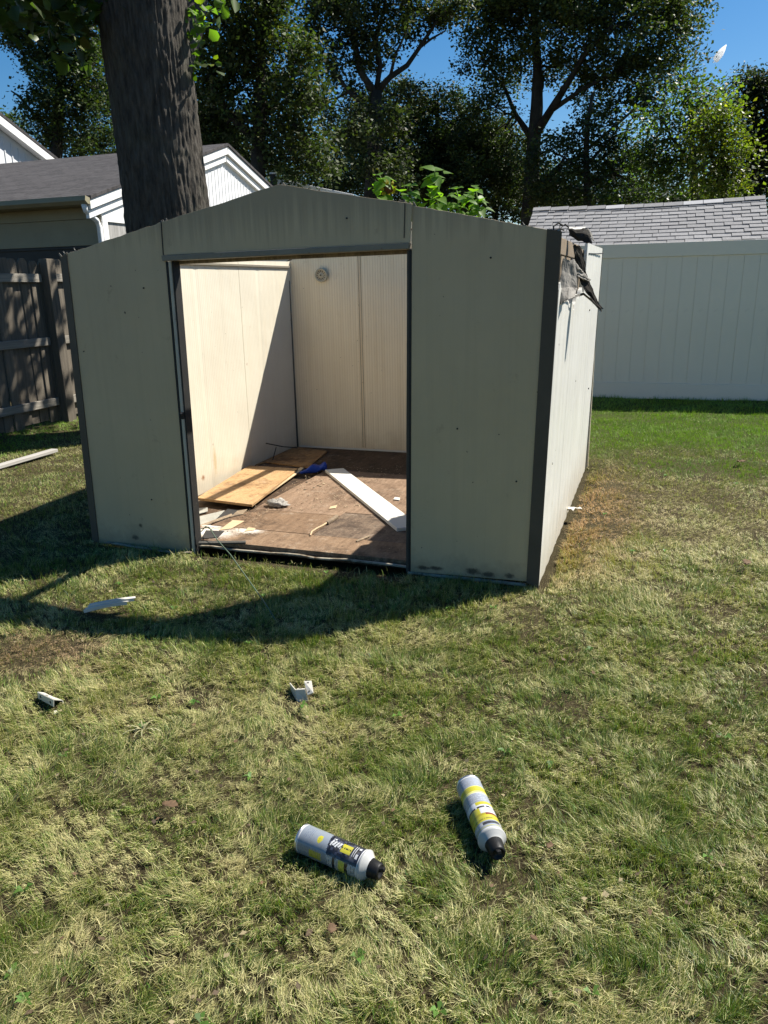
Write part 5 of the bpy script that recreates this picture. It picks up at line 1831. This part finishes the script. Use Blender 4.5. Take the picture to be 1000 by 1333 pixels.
# G: dark tree at the right edge
d = 30.0
b = ground_at(985, d)
tree('maple_tree', 'dark dense maple cut by the right edge of the view', b,
     [(b[0], b[1], 0, .3)] + path(d, [(985, 260, .22), (984, 190, .16), (985, 120, .06)]),
     [path(d, [(985, 200, .1), (960, 160, .06)]), path(d, [(985, 200, .1), (1015, 160, .06)])],
     cl(d, [(975, 105, 26, 14), (1005, 115, 28, 20), (965, 135, 22, 18), (990, 155, 32, 24), (975, 190, 24, 24), (1010, 200, 32, 30), (985, 230, 34, 26), (1040, 160, 36, 40)]),
     67, leaf=(0.030, 0.040, 0.020), dens=3.2)

# ------------------------------------------------------------------ the big trunk beside the shed
OX, OY = -4.47, 3.66
ok = thing('oak_tree', 'massive old oak trunk with furrowed bark standing just behind the shed', 'tree', (OX, OY, 0), 'trees beyond the fences')
nth, nz = 300, 300
th = np.linspace(0, 2 * math.pi, nth + 1)
zz = np.linspace(-0.1, 5.6, nz)
TH, ZZ = np.meshgrid(th, zz)
tf, zf = TH.ravel(), ZZ.ravel()
Rb = 0.43 + 0.22 * np.exp(-zf / 0.35) + 0.012 * np.sin(zf * 1.4) + 0.02 * np.cos(2 * tf + .5)
cx_, sy_ = np.cos(tf), np.sin(tf)
P3 = np.stack([cx_ * 6.0, sy_ * 6.0, zf * 1.15], 1)
wr = fbm(P3 * .5, 70, 2) * 2
q3 = np.stack([cx_ * 15 + wr, sy_ * 15 + wr, zf * 2.4], 1)
r1 = 1 - np.abs(fbm(q3, 71, 2) * 2 - 1) * 3.2
r2 = 1 - np.abs(vnoise(np.stack([cx_ * 13, sy_ * 13, zf * 3.0 + wr], 1), 75) * 2 - 1) * 1.5
fine = fbm(np.stack([cx_ * 22, sy_ * 22, zf * 16], 1), 77, 2) - .5
disp = 0.015 * (-np.clip(r1, 0, 1)) + 0.010 * np.clip(1 - r2, 0, 1) + 0.022 * fine
R3 = Rb + disp
lx = -0.036 * (zf - 2.1) * 0.6
X3, Y3 = lx + R3 * cx_, R3 * sy_ - 0.025 * (zf - 2.1)
V = np.stack([X3, Y3, zf], 1)
i_, j_ = np.meshgrid(np.arange(nth), np.arange(nz - 1))
a_ = (j_ * (nth + 1) + i_).ravel()
F = np.stack([a_, a_ + 1, a_ + nth + 2, a_ + nth + 1], 1)
mesh_np('trunk', V, F.ravel(), np.full(len(F), 4), M['bark_big'], None, ok, smooth=True)
# second stem showing to the right behind the trunk, and high limbs
mb = MB()
s0_ = [W(238, 70, 9.3), W(249, 40, 9.5), W(256, 0, 9.8), W(268, -60, 10.3)]
mb.tube([(OX, OY, 3.3), s0_[0], s0_[1], s0_[2], s0_[3], (-5.2, 5.2, 7.5)], [.25, .14, .12, .12, .11, .09], 12)
mb.tube([(OX - .10, OY - .08, 5.4), (-5.2, 3.3, 8.0), (-5.9, 3.4, 10.5)], [.42, .28, .14], 12)
mb.tube([(OX - .1, OY - .08, 5.4), (-4.2, 4.2, 8.0), (-4.4, 4.8, 10.2)], [.30, .2, .1], 12)
mb.build('limb', M['bark_big'], ok, smooth=True)
rng = np.random.default_rng(99)
cs = []
for (x, y, z, r) in ((-5.8, 3.4, 10.6, 2.6), (-4.8, 4.6, 10.0, 2.2), (-7.3, 2.8, 9.4, 2.2), (-6.5, 4.8, 9.0, 1.8), (-5.6, 1.8, 9.3, 1.8), (-7.8, 4.2, 10.6, 2.0), (-3.15, 6.1, 6.1, .62), (-3.5, 5.5, 5.9, .5), (-2.7, 6.4, 6.3, .5)):  # last three small clumps added out of view to shade the wooden fence
    n = int(26 * r ** 2)
    dd_ = rng.normal(0, 1, (n, 3))
    dd_ /= np.linalg.norm(dd_, axis=1)[:, None]
    cs.append(np.array([x, y, z]) + dd_ * r * (.4 + .6 * rng.random((n, 1)) ** .5))
# low sprays that hang into view at the trunk's sides
low = [(250, 45, 8.6), (262, 8, 8.8), (256, 85, 8.7), (284, 5, 8.9), (252, 25, 8.7)]
lowc = np.array([W(*p) for p in low])
V1, F1, l1, c1_ = leaves_np(np.concatenate(cs), 26, .3, .15, rng, (0.045, 0.065, 0.018))
V2, F2, l2, c2_ = leaves_np(lowc, 16, .085, .105, rng, (0.075, 0.12, 0.020))  # brighter base colour stands for backlight on these sprays
lv = np.array([W(u, v, dd_) for u, v, dd_ in ((20, 8, 8.4), (60, 2, 8.6), (100, 5, 8.6), (118, 20, 8.7), (80, 25, 8.9), (40, 22, 8.8), (5, 30, 8.6), (110, 45, 9), (60, -20, 8.6), (20, -25, 8.6), (100, -20, 8.7))])
V3, F3, l3, c3_ = leaves_np(lv, 26, .17, .14, rng, (0.040, 0.058, 0.018))
F2 = F2 + len(V1)
F3 = F3 + len(V1) + len(V2)
mesh_np('crown', np.concatenate([V1, V2, V3]) - np.array([OX, OY, 0]), np.concatenate([F1, F2, F3]), np.concatenate([l1, l2, l3]), M['leaf_near'], np.concatenate([c1_, c2_, c3_]), ok)

# ------------------------------------------------------------------ sunflowers behind the shed
M['sf_leaf'] = leafy('sunflower leaf', (0.10, 0.18, 0.022), 0.5, 0.5, (2.2, 2.6, 0.6), .35)
M['stem'] = paint('green stem', (0.10, 0.16, 0.04), .6)
M['sf_disc'] = paint('sunflower disc', (0.06, 0.03, 0.012), .9, .3, 60, .4, 90)
M['petal'] = leafy('sunflower petal', (0.30, 0.27, 0.02), .5, .35, (1.1, 1.0, .5), .3)


def heart_leaf(p, d, L, up):
    """broad pointed leaf with a fold along its midrib"""
    d = Vector(d).normalized()
    s = d.cross(Vector(up)).normalized()
    nrm = s.cross(d)
    pr = [(0.0, 0.02), (.08, .30), (.25, .42), (.45, .38), (.70, .22), (.88, .09), (1.0, .005)]
    vs, fs = [], []
    for t, w_ in pr:
        m_ = Vector(p) + d * (t * L) - nrm * (.25 * L * t * t)
        vs += [m_ - s * w_ * L + nrm * w_ * L * .22, m_, m_ + s * w_ * L + nrm * w_ * L * .22]
    for i in range(len(pr) - 1):
        o = 3 * i
        fs += [(o, o + 1, o + 4, o + 3), (o + 1, o + 2, o + 5, o + 4)]
    return MB().add(vs, fs)


def sunflower(label, u0, pts, leaves, dist, head=None):
    """stem through sighted points; leaves: (u, v, du, dv, size)"""
    base = W(u0, 400, dist)
    t = thing('sunflower', label, 'sunflower', (base[0], base[1], 0), 'sunflowers behind the shed')
    sp = [(base[0], base[1], 0), (base[0], base[1], 1.4)] + [W(u, v, dist) for u, v in pts]
    MB().tube(sp, list(np.linspace(.014, .005, len(sp))), 7).build('stem', M['stem'], t, smooth=True)
    for (u, v, du, dv, L, dep) in leaves:
        p = Vector(W(u, v, dist))
        q = Vector(W(u + du, v + dv, dist + dep))
        heart_leaf(p, q - p, L, (0.2, -.5, 1)).build('leaf', M['sf_leaf'], t, smooth=True)
    rl = random.Random(int(u0))
    for k in range(26):                                              # fuller foliage round the stem
        f = rl.random()
        u_ = np.interp(f, [0, 1], [pts[0][0], pts[-1][0]]) + rl.uniform(-13, 13)
        v_ = np.interp(f, [0, 1], [pts[0][1] - 4, pts[-1][1] + 4])
        p = Vector(W(u_, v_, dist + rl.uniform(-.1, .25)))
        az = rl.uniform(0, 6.28)
        heart_leaf(p, (math.cos(az), math.sin(az), rl.uniform(-.5, .35)), rl.uniform(.075, .145), (0.2, -.4, 1)).build('leaf', M['sf_leaf'], t, smooth=True)
    if head:
        u, v = head
        c = Vector(W(u, v, dist - .03))
        f = (Vector(CAM) - c).normalized() + Vector((.2, .1, -.5))
        f.normalize()
        s = f.cross(Vector((0, 0, 1))).normalized()
        w_ = s.cross(f)
        mb = MB()
        for k in (0, 2, 3, 5, 7, 8, 9, 11, 13):
            a = 2 * math.pi * k / 15
            e = s * math.cos(a) + w_ * math.sin(a)
            g_ = f.cross(e)
            mb.add([c + e * .045 - g_ * .012, c + e * .065 - g_ * .018 - f * .01, c + e * .085 - f * .03, c + e * .065 + g_ * .018 + f * .01, c + e * .045 + g_ * .012], [(0, 1, 2, 3, 4)])
        mb.build('petals', M['petal'], t)
        mb = MB()
        mb.tube([c - f * .01, c + f * .012, c + f * .02], [.040, .038, .02], 18)
        mb.build('seed_disc', M['sf_disc'], t)


sunflower('sunflower with a dark drooping seed head, leftmost of the plants over the shed front', 506, [(503, 290), (502, 262), (500, 240), (494, 228)],
          [(494, 228, -6, -4, .13, .1), (496, 232, 14, 10, .15, -.1), (500, 240, 20, -2, .10, .1), (503, 262, 16, 16, .13, -.2), (502, 262, -10, -12, .10, .1), (494, 236, -6, 20, .12, 0), (502, 255, 8, 22, .14, -.1), (504, 240, 12, 14, .12, .2)], 7.5, head=(506, 246))
sunflower('tallest sunflower plant with broad lit leaves, middle of the plants over the shed front', 566, [(566, 290), (570, 262), (566, 240), (566, 222)],
          [(566, 222, -16, -8, .14, 0), (566, 222, 18, -6, .13, .1), (566, 236, -22, 4, .16, -.1), (568, 240, 16, -16, .12, .1), (570, 258, 22, 6, .14, -.2), (568, 262, -16, 4, .12, .2), (572, 270, 22, 12, .13, -.2), (566, 230, 10, 18, .13, -.1), (570, 265, 6, 18, .13, -.1), (570, 250, 14, 10, .10, .2), (567, 245, -8, 20, .11, -.2)], 7.65)
sunflower('shorter sunflower plant with narrow leaves, rightmost of the plants over the shed front', 622, [(622, 300), (624, 280), (622, 262), (619, 244)],
          [(619, 244, -4, -8, .09, .1), (620, 248, 12, 2, .10, -.1), (622, 256, 16, 10, .12, 0), (622, 262, -16, -4, .10, .1), (623, 270, 12, 14, .13, -.1), (623, 275, -18, 6, .12, -.1), (620, 250, -12, -2, .09, .1), (624, 280, -8, 12, .12, .1), (619, 246, 10, -8, .07, .1)], 7.8)

sunflower('low leafy sunflower plant between the drooping seed head and the tallest plant', 536, [(536, 300), (537, 270), (535, 252), (533, 242)],
          [(533, 242, -14, -4, .11, .1), (533, 242, 13, -5, .11, -.1), (535, 250, 14, 8, .12, -.2), (536, 262, -15, 5, .13, -.1)], 7.6)
sunflower('low leafy sunflower plant between the tallest and the narrow leaved plant', 597, [(597, 300), (597, 272), (596, 255), (594, 246)],
          [(594, 246, -13, -5, .11, .1), (594, 246, 12, -7, .10, -.1), (596, 256, 15, 7, .13, -.2), (597, 266, -14, 6, .13, -.1)], 7.75)

# ------------------------------------------------------------------ small cloud
bm = bmesh.new()
cp_ = Vector(at(938, 69, 900))
dr = (Vector(at(946, 58, 900)) - Vector(at(931, 80, 900)))
bmesh.ops.create_icosphere(bm, subdivisions=5, radius=1)
ca_ = dr.normalized()
cb_ = ca_.cross(Vector((0, 0, 1))).normalized()
cc2 = ca_.cross(cb_)
q_ = np.array([v.co for v in bm.verts])
nz_ = fbm(q_ * 2.2 + 20, 6, 4) - .5
for v, k in zip(bm.verts, nz_):
    p = v.co * (1 + .55 * float(k))
    v.co = ca_ * p.x * dr.length * .5 + (cb_ * p.y + cc2 * p.z) * (3.1 - 1.6 * p.x)
me = bpy.data.meshes.new('cloud')
bm.to_mesh(me)
bm.free()
me.polygons.foreach_set('use_smooth', [True] * len(me.polygons))
t = NT('cloud vapour')
me.materials.append(leafy('cloud droplets', (0.97, 0.97, 0.97), 1.0, 0.92, (1, 1, 1), 0.0))
o = bpy.data.objects.new('cloud', me)
o.location = cp_
COL.objects.link(o)
tag(o, 'tiny white wisp of cloud in the blue sky at the upper right', 'cloud')
print('objects', len(scene.objects), 'tris ~', sum(len(o.data.loops) - 2 * len(o.data.polygons) for o in scene.objects if o.type == 'MESH'))
